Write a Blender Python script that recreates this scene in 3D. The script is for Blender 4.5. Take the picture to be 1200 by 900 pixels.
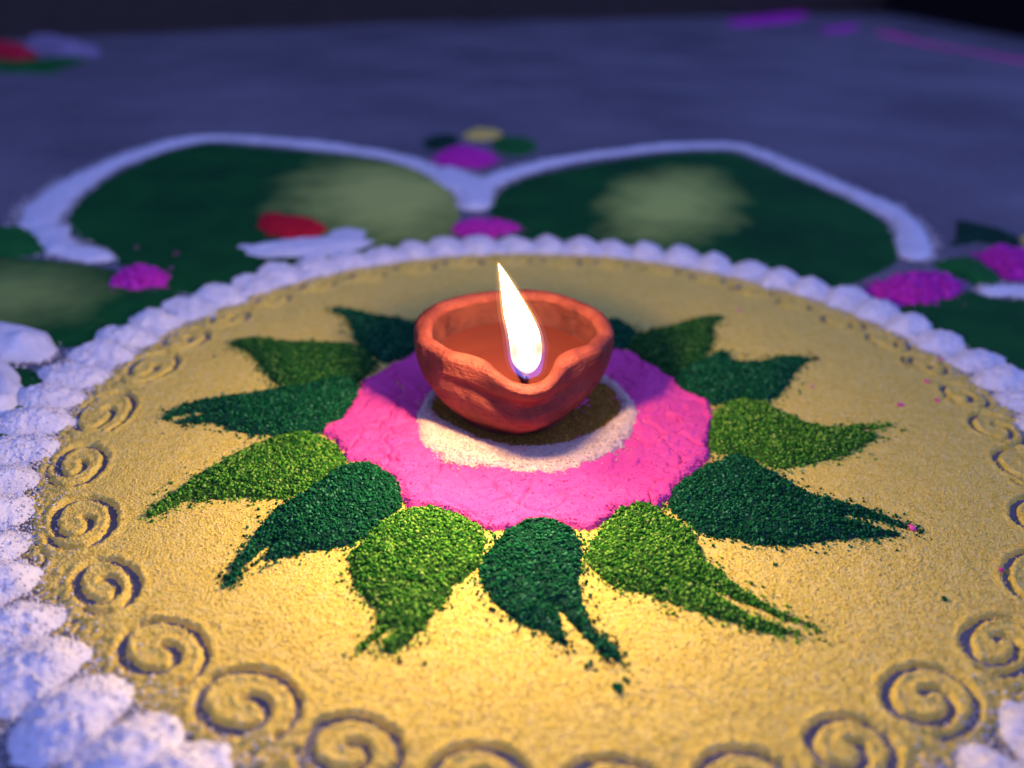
import bpy, math, random
import numpy as np
from mathutils import Matrix, Vector

sc = bpy.context.scene
for o in list(bpy.data.objects):
    bpy.data.objects.remove(o)
MM = 0.001

# ------------------------------------------------------------------ camera
cam_d = bpy.data.cameras.new('camera')
cam = bpy.data.objects.new('camera', cam_d)
sc.collection.objects.link(cam)
cam_d.sensor_width = 36.0
cam_d.lens = 30.0
cam_d.clip_start = 0.005
cam_d.clip_end = 60.0
cam.matrix_world = (Matrix.Translation((-0.0053, -0.2840, 0.160))
                    @ Matrix.Rotation(math.pi / 2 - 0.4795, 4, 'X') @ Matrix.Rotation(0.0203, 4, 'Z'))
cam_d.dof.use_dof = True
cam_d.dof.focus_distance = 0.266
cam_d.dof.aperture_fstop = 5.4
sc.camera = cam

# ------------------------------------------------------------------ dusk sky
world = bpy.data.worlds.new('World')
sc.world = world
world.use_nodes = True
wn = world.node_tree.nodes
bg = wn['Background']
bg.inputs['Color'].default_value = (0.24, 0.315, 1.0, 1)
bg.inputs['Strength'].default_value = 1.12

FLAME_POWER = 700.0

sc.view_settings.view_transform = 'Standard'
sc.view_settings.look = 'None'
sc.view_settings.exposure = 0.0
sc.view_settings.gamma = 1.0
sc.view_settings.use_curve_mapping = False
sc.render.engine = 'CYCLES'
sc.cycles.use_denoising = True
sc.cycles.max_bounces = 4
sc.cycles.adaptive_threshold = 0.04
sc.cycles.transparent_max_bounces = 16
sc.cycles.sample_clamp_indirect = 4.0
sc.cycles.caustics_reflective = False
sc.cycles.caustics_refractive = False

# ground-plan outlines in millimetres, origin at the centre of the pink ring
LEAF = {
  'a': ('light', [(-116.8, -73.0), (-115.5, -66.3), (-107.7, -49.8), (-100.3, -36.9), (-93.3, -28.2), (-84.5, -21.5), (-79.6, -20.1), (-74.1, -22.8), (-66.2, -28.9), (-61.0, -37.6), (-62.6, -44.6), (-66.4, -51.3), (-70.9, -57.3), (-77.0, -60.4), (-85.0, -62.1), (-92.1, -60.9), (-101.4, -63.1), (-105.4, -65.5), (-105.0, -61.8), (-109.4, -67.0), (-112.1, -70.3)]),
  'b': ('dark', [(-82.1, -104.7), (-83.3, -99.2), (-83.1, -93.7), (-82.0, -86.4), (-80.3, -79.0), (-78.3, -68.2), (-72.6, -60.7), (-67.8, -51.4), (-63.1, -43.5), (-57.8, -39.6), (-51.3, -40.5), (-45.0, -46.0), (-39.8, -53.8), (-38.8, -64.1), (-42.4, -71.0), (-48.2, -80.4), (-52.4, -84.2), (-62.9, -86.5), (-66.9, -88.6), (-71.0, -90.7), (-75.7, -92.3), (-74.7, -87.7), (-73.1, -83.3), (-77.0, -87.4), (-79.9, -94.7), (-80.2, -100.9)]),
  'c': ('light', [(-51.3, -87.7), (-48.7, -83.7), (-45.9, -74.1), (-39.1, -66.4), (-31.4, -63.9), (-23.1, -66.3), (-14.9, -72.2), (-11.5, -79.7), (-12.5, -87.6), (-13.9, -93.4), (-17.3, -97.5), (-20.6, -101.5), (-21.8, -107.0), (-25.8, -113.7), (-28.1, -119.0), (-32.4, -125.1), (-36.8, -126.1), (-35.4, -122.3), (-33.6, -117.7), (-36.1, -117.1), (-39.8, -122.7), (-43.9, -126.6), (-40.4, -120.3), (-38.7, -117.2), (-40.5, -109.9), (-46.0, -104.4), (-49.6, -96.0)]),
  'd': ('dark', [(-13.8, -96.7), (-12.9, -90.0), (-10.1, -82.8), (-6.5, -75.3), (-1.1, -70.0), (6.1, -68.0), (10.7, -70.9), (14.5, -74.6), (16.4, -80.8), (16.0, -90.2), (14.1, -98.0), (15.1, -104.2), (15.2, -110.2), (17.4, -117.1), (19.6, -120.4), (22.3, -121.2), (22.6, -125.1), (22.9, -128.5), (19.9, -126.0), (17.6, -122.9), (15.3, -119.3), (12.8, -116.3), (10.3, -112.3), (7.1, -107.8), (8.5, -114.3), (9.4, -118.9), (10.7, -123.6), (7.3, -121.1), (3.5, -117.2), (-1.8, -114.6), (-5.9, -110.8), (-10.9, -104.0)]),
  'e': ('light', [(17.6, -84.7), (21.3, -76.5), (26.1, -66.4), (29.8, -61.3), (36.3, -59.2), (41.4, -61.4), (42.7, -65.9), (47.4, -69.2), (50.5, -74.3), (50.6, -80.5), (51.5, -86.4), (54.6, -92.0), (57.8, -97.4), (61.5, -101.8), (64.0, -105.8), (67.4, -107.7), (72.8, -111.5), (78.0, -116.4), (71.4, -112.5), (63.9, -109.1), (54.4, -102.0), (48.3, -96.9), (53.8, -105.1), (60.5, -110.9), (66.4, -114.2), (73.8, -117.1), (67.9, -116.6), (64.9, -117.3), (60.8, -115.9), (56.9, -113.8), (50.6, -111.5), (41.8, -107.5), (36.4, -105.0), (33.4, -101.6), (28.1, -101.1), (24.2, -99.4), (20.9, -96.7), (17.7, -90.5)]),
  'f': ('dark', [(45.3, -57.0), (47.7, -50.7), (56.6, -41.7), (65.0, -34.5), (72.8, -29.8), (77.5, -31.3), (80.6, -37.7), (86.7, -44.2), (92.0, -52.5), (96.7, -55.2), (106.2, -59.6), (113.2, -64.8), (121.8, -71.5), (115.3, -69.6), (109.1, -66.3), (97.2, -64.5), (104.9, -69.1), (114.5, -73.4), (105.9, -75.0), (91.4, -76.7), (85.7, -78.5), (71.8, -80.2), (64.6, -78.4), (60.6, -76.5), (54.0, -76.3), (49.0, -69.2), (44.6, -63.5)]),
  'g': ('light', [(65.9, -19.1), (69.0, -6.6), (74.7, 4.1), (82.9, 11.4), (92.5, 9.7), (95.8, 4.3), (100.7, -1.5), (105.3, -7.7), (112.9, -9.9), (125.4, -7.5), (139.5, -5.7), (131.2, -9.2), (122.5, -11.4), (129.8, -13.0), (127.5, -16.7), (116.1, -25.3), (108.5, -30.1), (99.2, -34.3), (88.4, -37.9), (82.4, -35.5), (77.8, -30.2), (70.7, -29.9), (65.2, -27.3)]),
  'h': ('dark', [(63.5, 15.5), (59.5, 24.9), (66.3, 38.6), (80.5, 50.0), (85.5, 56.3), (88.7, 53.9), (87.0, 46.1), (95.3, 44.0), (104.4, 46.9), (113.0, 51.6), (124.9, 50.4), (117.2, 44.2), (109.6, 30.2), (103.2, 19.4), (96.3, 11.2), (90.5, 9.6), (82.9, 11.4), (74.3, 6.8), (68.4, 10.7)]),
  'i': ('light', [(45.0, 63.4), (53.8, 73.1), (68.4, 81.7), (83.6, 92.6), (96.4, 95.3), (88.1, 84.6), (84.2, 65.3), (80.0, 53.5), (74.1, 41.4), (65.9, 36.1), (58.6, 27.9), (50.1, 43.5), (45.5, 54.4)]),
  'j': ('dark', [(28.9, 67.2), (36.0, 84.0), (43.5, 90.5), (50.2, 78.8), (50.4, 67.3), (46.3, 58.0), (38.2, 52.3), (31.8, 55.5)]),
  'l': ('dark', [(-94.0, 94.9), (-83.7, 94.3), (-70.2, 86.7), (-55.8, 83.3), (-44.8, 73.0), (-42.6, 50.2), (-52.5, 41.3), (-59.1, 36.8), (-66.9, 47.3), (-70.7, 50.6), (-76.0, 62.0), (-80.9, 81.0), (-89.1, 90.9)]),
  'm': ('light', [(-128.8, 55.8), (-115.5, 59.2), (-105.5, 55.1), (-80.5, 55.5), (-68.5, 50.7), (-61.4, 35.1), (-66.9, 19.3), (-83.1, 14.9), (-96.6, 12.2), (-101.5, 20.8), (-110.5, 33.7), (-117.8, 45.8), (-124.8, 49.8)]),
  'n': ('dark', [(-135.0, -14.9), (-129.8, -3.1), (-120.4, 2.7), (-112.3, 5.1), (-96.4, 11.5), (-83.5, 17.1), (-74.7, 24.3), (-67.0, 20.1), (-63.8, -1.0), (-68.7, -16.0), (-74.5, -21.1), (-79.3, -21.2), (-92.6, -23.0), (-105.7, -19.9), (-109.5, -15.8), (-129.5, -15.3), (-122.9, -11.9), (-112.4, -8.3), (-124.4, -7.5)]),
  'k': ('light', [(-21.2, 67.5), (-14.0, 87.5), (-1.9, 103.0), (10.6, 104.8), (20.4, 91.4), (25.4, 73.6), (17.1, 62.0), (-5.7, 60.9)]),
}
SCRATCH = [((-80.6, -98.2), (-74.1, -84.4)), ((-43.7, -128.3), (-35.7, -115.9)), ((8.6, -107.9), (21.1, -128.8)), ((52.7, -100.5), (70.5, -112.6)), ((99.6, -62.5), (118.4, -67.7))]
PINK = [(-73.7, -18.6), (-66.5, -9.0), (-65.6, 7.8), (-65.7, 16.4), (-60.1, 26.5), (-51.6, 39.6), (-46.3, 47.5), (-28.3, 58.0), (-5.7, 63.6), (17.1, 62.0), (38.5, 55.0), (47.2, 50.2), (52.1, 39.5), (59.4, 28.8), (63.3, 16.2), (72.3, 8.8), (70.1, -6.0), (65.3, -19.1), (63.8, -31.2), (56.0, -43.3), (48.4, -51.6), (44.2, -61.3), (34.5, -63.0), (26.8, -67.7), (18.5, -75.3), (13.3, -72.6), (3.6, -71.6), (-4.4, -74.4), (-12.7, -76.0), (-19.5, -68.9), (-32.0, -65.7), (-38.8, -64.1), (-42.8, -50.4), (-52.4, -41.0), (-61.2, -38.2), (-63.3, -31.6), (-70.3, -23.3)]
WHITE = [(-40.4, -18.5), (-36.7, -30.6), (-30.5, -37.0), (-22.3, -41.5), (-16.2, -41.8), (-9.0, -44.1), (-0.4, -46.9), (7.5, -46.6), (15.3, -43.8), (22.2, -39.9), (28.2, -34.2), (34.5, -27.9), (38.9, -18.4), (42.1, -7.1), (41.4, 3.4), (39.8, 9.5), (35.8, 20.2), (30.2, 27.5), (15.9, 34.6), (-5.5, 35.3), (-24.6, 28.1), (-35.7, 14.8), (-39.9, -2.7)]
INNER = [(-35.4, -2.5), (-31.7, -12.0), (-23.7, -19.0), (-17.0, -25.3), (-9.3, -29.0), (-1.9, -31.0), (5.6, -30.1), (13.1, -28.1), (21.0, -22.6), (28.0, -15.8), (33.0, -8.7), (35.6, -2.2), (35.8, 5.9), (34.4, 12.1), (26.7, 22.0), (12.1, 28.2), (-5.4, 28.9), (-22.6, 22.1), (-32.0, 11.4)]
PETAL = {
  'back_left': [(-277.0, 212.6), (-295.6, 263.6), (-304.4, 343.1), (-295.7, 421.2), (-274.6, 463.4), (-234.9, 453.3), (-150.2, 428.2), (-97.6, 402.3), (-66.1, 355.1), (-46.6, 303.6), (-40.2, 258.2), (-42.8, 195.2), (-84.5, 180.3), (-109.7, 161.4), (-142.9, 145.8), (-167.3, 111.1), (-207.5, 136.8), (-235.4, 176.8)],
  'back_right': [(-22.8, 267.4), (-20.1, 314.7), (-2.0, 360.3), (60.5, 416.2), (122.6, 459.8), (184.0, 472.3), (195.4, 428.1), (217.3, 360.1), (235.6, 302.8), (237.2, 252.9), (225.4, 209.1), (209.6, 175.0), (183.5, 155.7), (139.0, 180.8), (73.0, 196.3), (13.1, 198.8), (-17.0, 196.9)],
  'left': [(-332.1, 164.8), (-283.5, 162.1), (-261.0, 159.2), (-223.5, 149.1), (-207.5, 136.8), (-167.7, 110.0), (-184.2, 52.6), (-195.5, 43.4), (-215.9, 60.1), (-261.1, 50.6)],
  'right': [(204.5, 150.3), (208.8, 125.9), (231.0, 142.9), (237.8, 133.5), (242.2, 128.9), (285.0, 123.1), (239.3, 10.7), (217.2, 31.5), (211.3, 95.3)],
  'front_left': [(-250.8, 34.1), (-215.4, 27.7), (-200.0, 28.4), (-186.9, 13.8), (-187.1, -3.7), (-191.3, -16.7), (-188.5, -52.7), (-215.7, -53.7)],
}
STROKE = {
  'back_left': [(-294.4, 211.4), (-311.8, 262.4), (-318.8, 300.6), (-320.5, 365.7), (-307.5, 443.0), (-281.5, 484.3), (-234.5, 478.0), (-154.4, 450.8), (-99.8, 420.3), (-66.4, 373.7), (-46.0, 322.0)],
  'junction': [(-62.3, 388.0), (-44.4, 346.6), (-34.4, 322.9), (-32.5, 270.7)],
  'back_right': [(-35.1, 322.9), (-18.3, 364.3), (18.7, 412.5), (62.7, 444.5), (126.3, 484.2), (191.2, 497.5), (208.4, 451.3), (227.1, 381.9), (246.7, 316.9), (252.7, 271.1), (241.8, 226.7), (224.8, 187.5)],
  'hook': [(-290.4, 222.2), (-268.2, 180.8), (-246.6, 168.7), (-225.9, 161.4)],
  'left_low': [(-254.5, 58.2), (-227.7, 50.5), (-214.2, 45.9), (-200.4, 36.4)],
  'left_edge': [(-226.5, 28.8), (-210.2, 15.7), (-200.0, 0.5), (-194.7, -15.0)],
  'right': [(239.0, 136.0), (253.0, 141.7), (269.5, 138.9), (297.4, 136.8)],
  'far': [(770.8, 1708.5), (753.2, 1526.0), (772.1, 1379.0), (798.2, 1304.1), (814.4, 1167.3)],
}
BLOB = {
  'pink_back': [(-73.2, 435.3), (-65.2, 469.5), (-51.2, 485.0), (-35.6, 472.3), (-22.1, 440.0), (-29.2, 399.5), (-45.7, 389.4), (-61.9, 399.5)],
  'green_back_l': [(-90.5, 484.8), (-84.7, 519.3), (-66.0, 533.2), (-55.9, 499.3), (-62.4, 462.8), (-78.0, 447.9)],
  'green_back_r': [(-31.6, 509.2), (-14.1, 534.5), (7.3, 520.8), (12.9, 476.9), (-0.6, 435.5), (-20.0, 440.2)],
  'yellow_back': [(-55.0, 522.4), (-47.2, 555.8), (-26.7, 558.0), (-18.1, 534.1), (-25.2, 502.3), (-47.9, 492.6)],
  'pink_junction': [(-44.5, 231.9), (-37.5, 248.9), (-24.1, 255.5), (-10.2, 252.7), (-0.9, 236.7), (-7.2, 218.7), (-22.5, 211.0), (-35.6, 216.9)],
  'pink_left': [(-211.3, 122.9), (-211.1, 145.8), (-202.9, 159.9), (-185.2, 143.3), (-181.1, 125.8), (-190.3, 115.7), (-198.6, 115.2)],
  'red': [(-162.2, 231.0), (-165.2, 263.0), (-151.7, 258.1), (-139.1, 251.2), (-125.0, 246.5), (-118.6, 219.9), (-122.6, 199.6), (-143.5, 203.1), (-154.6, 210.6)],
  'white_red': [(-170.0, 187.1), (-158.0, 200.5), (-139.7, 208.3), (-120.9, 216.3), (-114.0, 234.3), (-92.1, 230.4), (-84.9, 189.4), (-102.0, 170.4), (-128.9, 163.1), (-148.1, 164.7)],
  'pink_right': [(178.4, 141.2), (192.1, 160.2), (215.1, 176.8), (227.5, 171.8), (233.1, 154.6), (224.1, 132.7), (207.6, 120.1), (193.4, 117.0), (186.5, 127.1)],
  'green_right': [(231.9, 188.0), (246.8, 199.5), (263.0, 202.0), (263.0, 181.1), (258.8, 156.1), (244.5, 147.5), (238.2, 158.8), (237.3, 172.4)],
  'pink_right2': [(266.0, 211.7), (282.8, 227.6), (292.3, 215.0), (296.9, 204.2), (300.7, 183.3), (278.4, 159.8), (264.0, 159.0), (264.0, 178.3)],
  'dark_right': [(286.4, 279.4), (297.6, 270.4), (309.3, 248.7), (306.5, 222.5), (295.8, 216.9), (282.8, 227.6), (256.6, 216.0), (274.9, 242.8)],
  'yellow_right': [(308.3, 241.4), (331.2, 253.8), (333.1, 232.6), (307.4, 204.8), (302.8, 217.3)],
  'green_left': [(-314.3, 174.8), (-334.7, 219.1), (-319.6, 220.1), (-308.1, 228.1), (-280.6, 199.0), (-268.6, 177.7), (-271.3, 165.7), (-288.0, 161.8)],
  'far_red': [(-724.7, 978.7), (-781.3, 1108.4), (-762.0, 1148.3), (-689.4, 1046.0), (-662.9, 950.7), (-685.4, 937.9)],
  'far_white': [(-694.0, 1045.2), (-772.2, 1224.8), (-769.8, 1312.2), (-694.1, 1240.2), (-621.6, 1102.4), (-624.7, 1036.0), (-650.3, 1011.0)],
  'far_green': [(-696.6, 875.3), (-730.1, 977.8), (-655.2, 970.8), (-633.5, 1055.7), (-601.5, 1039.9), (-608.9, 923.1), (-592.6, 842.7), (-640.0, 851.4)],
  'far_pink': [(465.7, 1948.8), (596.2, 2334.1), (715.1, 2630.9), (775.9, 2609.1), (654.7, 2103.4), (531.4, 1822.2), (460.1, 1762.1)],
  'far_pink2': [(652.9, 1806.2), (759.9, 2075.3), (765.2, 1972.5), (679.5, 1688.8), (629.5, 1640.1)],
}
CRUMB = [
  (105.2, 103.1, 0.70, 'p', 'pink crumb on the yellow nearest the back border, right of the lamp'),
  (116.5, 23.7, 0.60, 'p', 'pink crumb on the yellow above the right light green leaf tip'),
  (146.5, 9.2, 0.80, 'p', 'pink crumb on the yellow just beyond the right light green leaf tip'),
  (166.1, 30.4, 0.80, 'p', 'pink crumb on the inner edge of the spirals at the right, upper one'),
  (162.9, 14.8, 0.80, 'p', 'pink crumb on the spirals at the right, lower one'),
  (181.6, 53.0, 0.80, 'p', 'pink crumb at the foot of the white border on the right'),
  (136.6, -89.3, 0.60, 'p', 'pink crumb on a spiral near the right edge'),
  (118.5, -70.2, 1.00, 'p', 'pink crumb at the tip of the right dark green leaf'),
  (126.5, 50.5, 0.90, 'd', 'dark reddish crumb off the tip of the right rear dark leaf'),
  (15.3, -128.8, 0.90, 'g', 'dark green crumb beside the tip of the front dark leaf'),
  (21.8, -135.2, 1.00, 'g', 'dark green crumb at the very tip of the front dark leaf'),
  (24.0, -133.8, 0.70, 'g', 'smaller dark green crumb at the tip of the front dark leaf'),
  (71.6, -88.7, 0.50, 'g', 'dark green speck on the yellow between the right dark leaf and forked leaf'),
  (114.7, -102.2, 0.60, 'g', 'dark green speck alone on the yellow at lower right'),
  (-31.7, -129.0, 0.50, 'd', 'brown speck on the yellow right of the front light leaf tip'),
  (-193.4, 170.3, 1.60, 'p', 'pink crumb on the dark green above the left pink heap, right one'),
  (-219.8, 179.0, 1.50, 'p', 'pink crumb on the dark green above the left pink heap, left one'),
  (7.4, -105.4, 0.90, 'g', 'green crumb in the split of the front dark leaf'),
]


# ------------------------------------------------------------------ noise
rng = np.random.default_rng(7)
_G = rng.random((256, 256)) * 2 * math.pi
_GX, _GY = np.cos(_G), np.sin(_G)

def perlin(x, y):
    x = np.asarray(x, float); y = np.asarray(y, float)
    xi = np.floor(x).astype(int); yi = np.floor(y).astype(int)
    xf = x - xi; yf = y - yi
    u = xf * xf * xf * (xf * (xf * 6 - 15) + 10); v = yf * yf * yf * (yf * (yf * 6 - 15) + 10)
    def g(ix, iy, dx, dy):
        a = ix & 255; b = iy & 255
        return _GX[a, b] * dx + _GY[a, b] * dy
    n00 = g(xi, yi, xf, yf); n10 = g(xi + 1, yi, xf - 1, yf)
    n01 = g(xi, yi + 1, xf, yf - 1); n11 = g(xi + 1, yi + 1, xf - 1, yf - 1)
    return ((n00 * (1 - u) + n10 * u) * (1 - v) + (n01 * (1 - u) + n11 * u) * v) * 1.5

def fbm(x, y, size, octaves=4, gain=0.55):
    """size = wavelength in mm of the largest lump; about -1..1"""
    s = 0.0; a = 1.0; t = 0.0; f = 1.0 / size
    for k in range(octaves):
        s = s + a * perlin(np.asarray(x) * f + 17.3 * k, np.asarray(y) * f - 9.1 * k)
        t += a; a *= gain; f *= 2.03
    return s / t * 1.4

_W = rng.random((128, 128, 2))
def worley(x, y, size):
    x = np.asarray(x) / size; y = np.asarray(y) / size
    xi = np.floor(x).astype(int); yi = np.floor(y).astype(int)
    f1 = np.full(x.shape, 9.0); f2 = np.full(x.shape, 9.0)
    for dx in (-1, 0, 1):
        for dy in (-1, 0, 1):
            j = _W[(xi + dx) & 127, (yi + dy) & 127]
            d = np.hypot(xi + dx + j[..., 0] - x, yi + dy + j[..., 1] - y)
            f2 = np.where(d < f1, f1, np.minimum(f2, d)); f1 = np.minimum(f1, d)
    return f1, f2

def sstep(a, b, x):
    t = np.clip((x - a) / (b - a), 0, 1)
    return t * t * (3 - 2 * t)

# ------------------------------------------------------------------ mesh and object helpers
def link(name, me, parent=None):
    o = bpy.data.objects.new(name, me)
    sc.collection.objects.link(o)
    if parent is not None:
        o.parent = parent
    return o

def mesh_np(name, V, Fq, mat, smooth=True, k=4, attr=None):
    """V in mm (n,3); Fq (m,k) indices"""
    me = bpy.data.meshes.new(name)
    V = np.asarray(V, float) * MM; Fq = np.asarray(Fq, np.int32)
    me.vertices.add(len(V)); me.vertices.foreach_set('co', V.astype(np.float32).ravel())
    me.loops.add(Fq.size); me.loops.foreach_set('vertex_index', Fq.ravel())
    me.polygons.add(len(Fq))
    me.polygons.foreach_set('loop_start', np.arange(0, Fq.size, k, dtype=np.int32))
    me.update(calc_edges=True)
    if smooth:
        me.polygons.foreach_set('use_smooth', np.ones(len(Fq), bool))
    if attr is not None:
        a = me.attributes.new('rnd', 'FLOAT', 'POINT'); a.data.foreach_set('value', np.asarray(attr, np.float32))
    me.materials.append(mat)
    me.validate()
    return me

def tag(o, label=None, cat=None, group=None, kind=None):
    if label: o['label'] = label
    if cat: o['category'] = cat
    if group: o['group'] = group
    if kind: o['kind'] = kind
    return o

def empty(name, loc=(0, 0, 0)):
    o = bpy.data.objects.new(name, None)
    sc.collection.objects.link(o)
    o.empty_display_size = 0.01
    o.location = [c * MM for c in loc]
    return o

OV = np.array([(1, 0, 0), (-1, 0, 0), (0, 1, 0), (0, -1, 0), (0, 0, 1), (0, 0, -1)], float)
OF = np.array([(0, 2, 4), (2, 1, 4), (1, 3, 4), (3, 0, 4), (2, 0, 5), (1, 2, 5), (3, 1, 5), (0, 3, 5)])

def grain_mesh(name, P, R, mat):
    """loose grains: rough octahedra, each turned and stretched its own way"""
    n = len(P)
    q = rng.normal(size=(n, 4)); q /= np.linalg.norm(q, axis=1, keepdims=True)
    w, x, y, z = q.T
    M = np.stack([np.stack([1 - 2 * (y * y + z * z), 2 * (x * y - z * w), 2 * (x * z + y * w)], 1),
                  np.stack([2 * (x * y + z * w), 1 - 2 * (x * x + z * z), 2 * (y * z - x * w)], 1),
                  np.stack([2 * (x * z - y * w), 2 * (y * z + x * w), 1 - 2 * (x * x + y * y)], 1)], 1)
    V = OV[None] * (R[:, None] * rng.uniform(0.75, 1.3, (n, 6)))[:, :, None]
    V = np.einsum('nij,nkj->nki', M, V) + P[:, None, :]
    F = OF[None] + (np.arange(n) * 6)[:, None, None]
    return mesh_np(name, V.reshape(-1, 3), F.reshape(-1, 3), mat, True, 3, np.repeat(rng.random(n), 6))

def poly_sd(poly, X, Y):
    """signed distance, positive inside"""
    P = np.asarray(poly, float); Q = np.roll(P, -1, 0)
    d = np.full(X.shape, 1e9); ins = np.zeros(X.shape, bool)
    for (ax, ay), (bx, by) in zip(P, Q):
        ex, ey = bx - ax, by - ay
        t = np.clip(((X - ax) * ex + (Y - ay) * ey) / (ex * ex + ey * ey + 1e-9), 0, 1)
        d = np.minimum(d, np.hypot(X - ax - t * ex, Y - ay - t * ey))
        if abs(ey) > 1e-9:
            c = ((ay > Y) != (by > Y)) & (X < ex * (Y - ay) / ey + ax)
            ins ^= c
    return np.where(ins, d, -d)

def smooth_poly(poly, it=2):
    P = np.asarray(poly, float)
    for _ in range(it):
        Q = np.roll(P, -1, 0)
        P = np.stack([P * 0.78 + Q * 0.22, P * 0.22 + Q * 0.78], 1).reshape(-1, 2)
    return P

def grid_mesh(name, X, Y, Z, keep, mat):
    """keep: bool per cell"""
    ny, nx = X.shape
    idx = np.arange(ny * nx).reshape(ny, nx)
    F = np.stack([idx[:-1, :-1], idx[:-1, 1:], idx[1:, 1:], idx[1:, :-1]], -1)[keep]
    used = np.unique(F); m = np.full(ny * nx, -1); m[used] = np.arange(len(used))
    V = np.stack([X.ravel(), Y.ravel(), Z.ravel()], 1)[used]
    return mesh_np(name, V, m[F], mat)

class Heap:
    """a heap of powder over an outline on the ground"""
    def __init__(s, poly, hmax, edge, base=0.0, cell=0.8, rag=0.8, ragsize=4.0, lump=0.3, lumpsize=5.0, fine=0.15, seed=0, power=0.6, hole=None, it=2):
        P = smooth_poly(poly, it)
        x0, y0 = P.min(0) - 3 * cell - rag; x1, y1 = P.max(0) + 3 * cell + rag
        xs = np.arange(x0, x1 + cell, cell); ys = np.arange(y0, y1 + cell, cell)
        X, Y = np.meshgrid(xs, ys)
        o = seed * 37.7
        d = poly_sd(P, X, Y)
        if hole is not None:
            d = np.minimum(d, -poly_sd(smooth_poly(hole), X, Y))
        d = d + rag * fbm(X + o, Y - o, ragsize, 3)
        t = np.clip(d / edge, 0, 1)
        prof = (1 - (1 - t) ** 2) ** power
        h = hmax * prof + sstep(0, edge * 0.5, d) * (lump * fbm(X - o, Y + o, lumpsize, 4) + fine * fbm(X * 1.1 + o, Y, cell * 2.6, 2))
        Z = np.where(d > 0, base + np.maximum(h, 0.05), base - 0.6)
        s.X, s.Y, s.Z, s.d, s.cell, s.x0, s.y0 = X, Y, Z, d, cell, xs[0], ys[0]
        ins = d > 0
        s.keep = ins[:-1, :-1] | ins[1:, :-1] | ins[:-1, 1:] | ins[1:, 1:]
    def mesh(s, name, mat):
        return grid_mesh(name, s.X, s.Y, s.Z, s.keep, mat)
    def at(s, x, y, A=None):
        A = s.Z if A is None else A
        fx = np.clip((x - s.x0) / s.cell, 0, A.shape[1] - 1.001); fy = np.clip((y - s.y0) / s.cell, 0, A.shape[0] - 1.001)
        i = fx.astype(int); j = fy.astype(int); a = fx - i; b = fy - j
        return (A[j, i] * (1 - a) + A[j, i + 1] * a) * (1 - b) + (A[j + 1, i] * (1 - a) + A[j + 1, i + 1] * a) * b
    def scatter(s, density, r0, r1, stray=2.0, base=0.0):
        w = (s.X[0, -1] - s.X[0, 0]); h = (s.Y[-1, 0] - s.Y[0, 0])
        n = int(w * h * density)
        x = s.X[0, 0] + rng.random(n) * w; y = s.Y[0, 0] + rng.random(n) * h
        d = s.at(x, y, s.d)
        p = np.where(d > 0, 1.0, 0.55 * np.exp(d / stray * 1.6))
        ok = rng.random(n) < p
        x, y, d = x[ok], y[ok], d[ok]
        z = np.where(d > 0, np.maximum(s.at(x, y), base), base)
        R = r0 + (r1 - r0) * rng.random(len(x)) ** 1.6
        return np.stack([x, y, z + R * rng.uniform(-0.35, 0.85, len(x))], 1), R

# ------------------------------------------------------------------ materials
def new_mat(name):
    m = bpy.data.materials.new(name); m.use_nodes = True
    nt = m.node_tree
    b = nt.nodes['Principled BSDF']
    return m, nt, b

def N(nt, t, **kw):
    n = nt.nodes.new(t)
    for k, v in kw.items():
        if k in n.inputs: n.inputs[k].default_value = v
        else: setattr(n, k, v)
    return n

def ramp(nt, stops):
    r = nt.nodes.new('ShaderNodeValToRGB')
    e = r.color_ramp.elements
    while len(e) < len(stops): e.new(0.5)
    for q, (p, c) in zip(e, stops):
        q.position = p; q.color = (*c, 1)
    return r

def powder(name, stops, size=3.0, bump=0.35, bsize=0.7, rough=0.95, mixstops=None, mixsize=20.0, spec=0.15):
    """powder: mottled colour, fine relief; sizes in mm"""
    m, nt, b = new_mat(name)
    tc = N(nt, 'ShaderNodeNewGeometry')
    n1 = N(nt, 'ShaderNodeTexNoise', Scale=1000.0 / size, Detail=6.0, Roughness=0.7)
    nt.links.new(tc.outputs['Position'], n1.inputs['Vector'])
    r = ramp(nt, stops)
    nt.links.new(n1.outputs['Fac'], r.inputs['Fac'])
    nt.links.new(r.outputs['Color'], b.inputs['Base Color'])
    b.inputs['Roughness'].default_value = rough
    b.inputs['Specular IOR Level'].default_value = spec
    v = N(nt, 'ShaderNodeTexVoronoi', Scale=1000.0 / bsize)
    nt.links.new(tc.outputs['Position'], v.inputs['Vector'])
    n2 = N(nt, 'ShaderNodeTexNoise', Scale=1000.0 / (bsize * 1.7), Detail=4.0)
    nt.links.new(tc.outputs['Position'], n2.inputs['Vector'])
    ad = N(nt, 'ShaderNodeMath', operation='SUBTRACT')
    nt.links.new(n2.outputs['Fac'], ad.inputs[0]); nt.links.new(v.outputs['Distance'], ad.inputs[1])
    bp = N(nt, 'ShaderNodeBump', Strength=bump, Distance=bsize * 0.6 * MM)
    nt.links.new(ad.outputs[0], bp.inputs['Height'])
    nt.links.new(bp.outputs['Normal'], b.inputs['Normal'])
    return m

def grain_mat(name, stops, rough=0.85, spec=0.25):
    m, nt, b = new_mat(name)
    a = N(nt, 'ShaderNodeAttribute', attribute_name='rnd')
    r = ramp(nt, stops)
    nt.links.new(a.outputs['Fac'], r.inputs['Fac'])
    nt.links.new(r.outputs['Color'], b.inputs['Base Color'])
    b.inputs['Roughness'].default_value = rough
    b.inputs['Specular IOR Level'].default_value = spec
    return m

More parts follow.
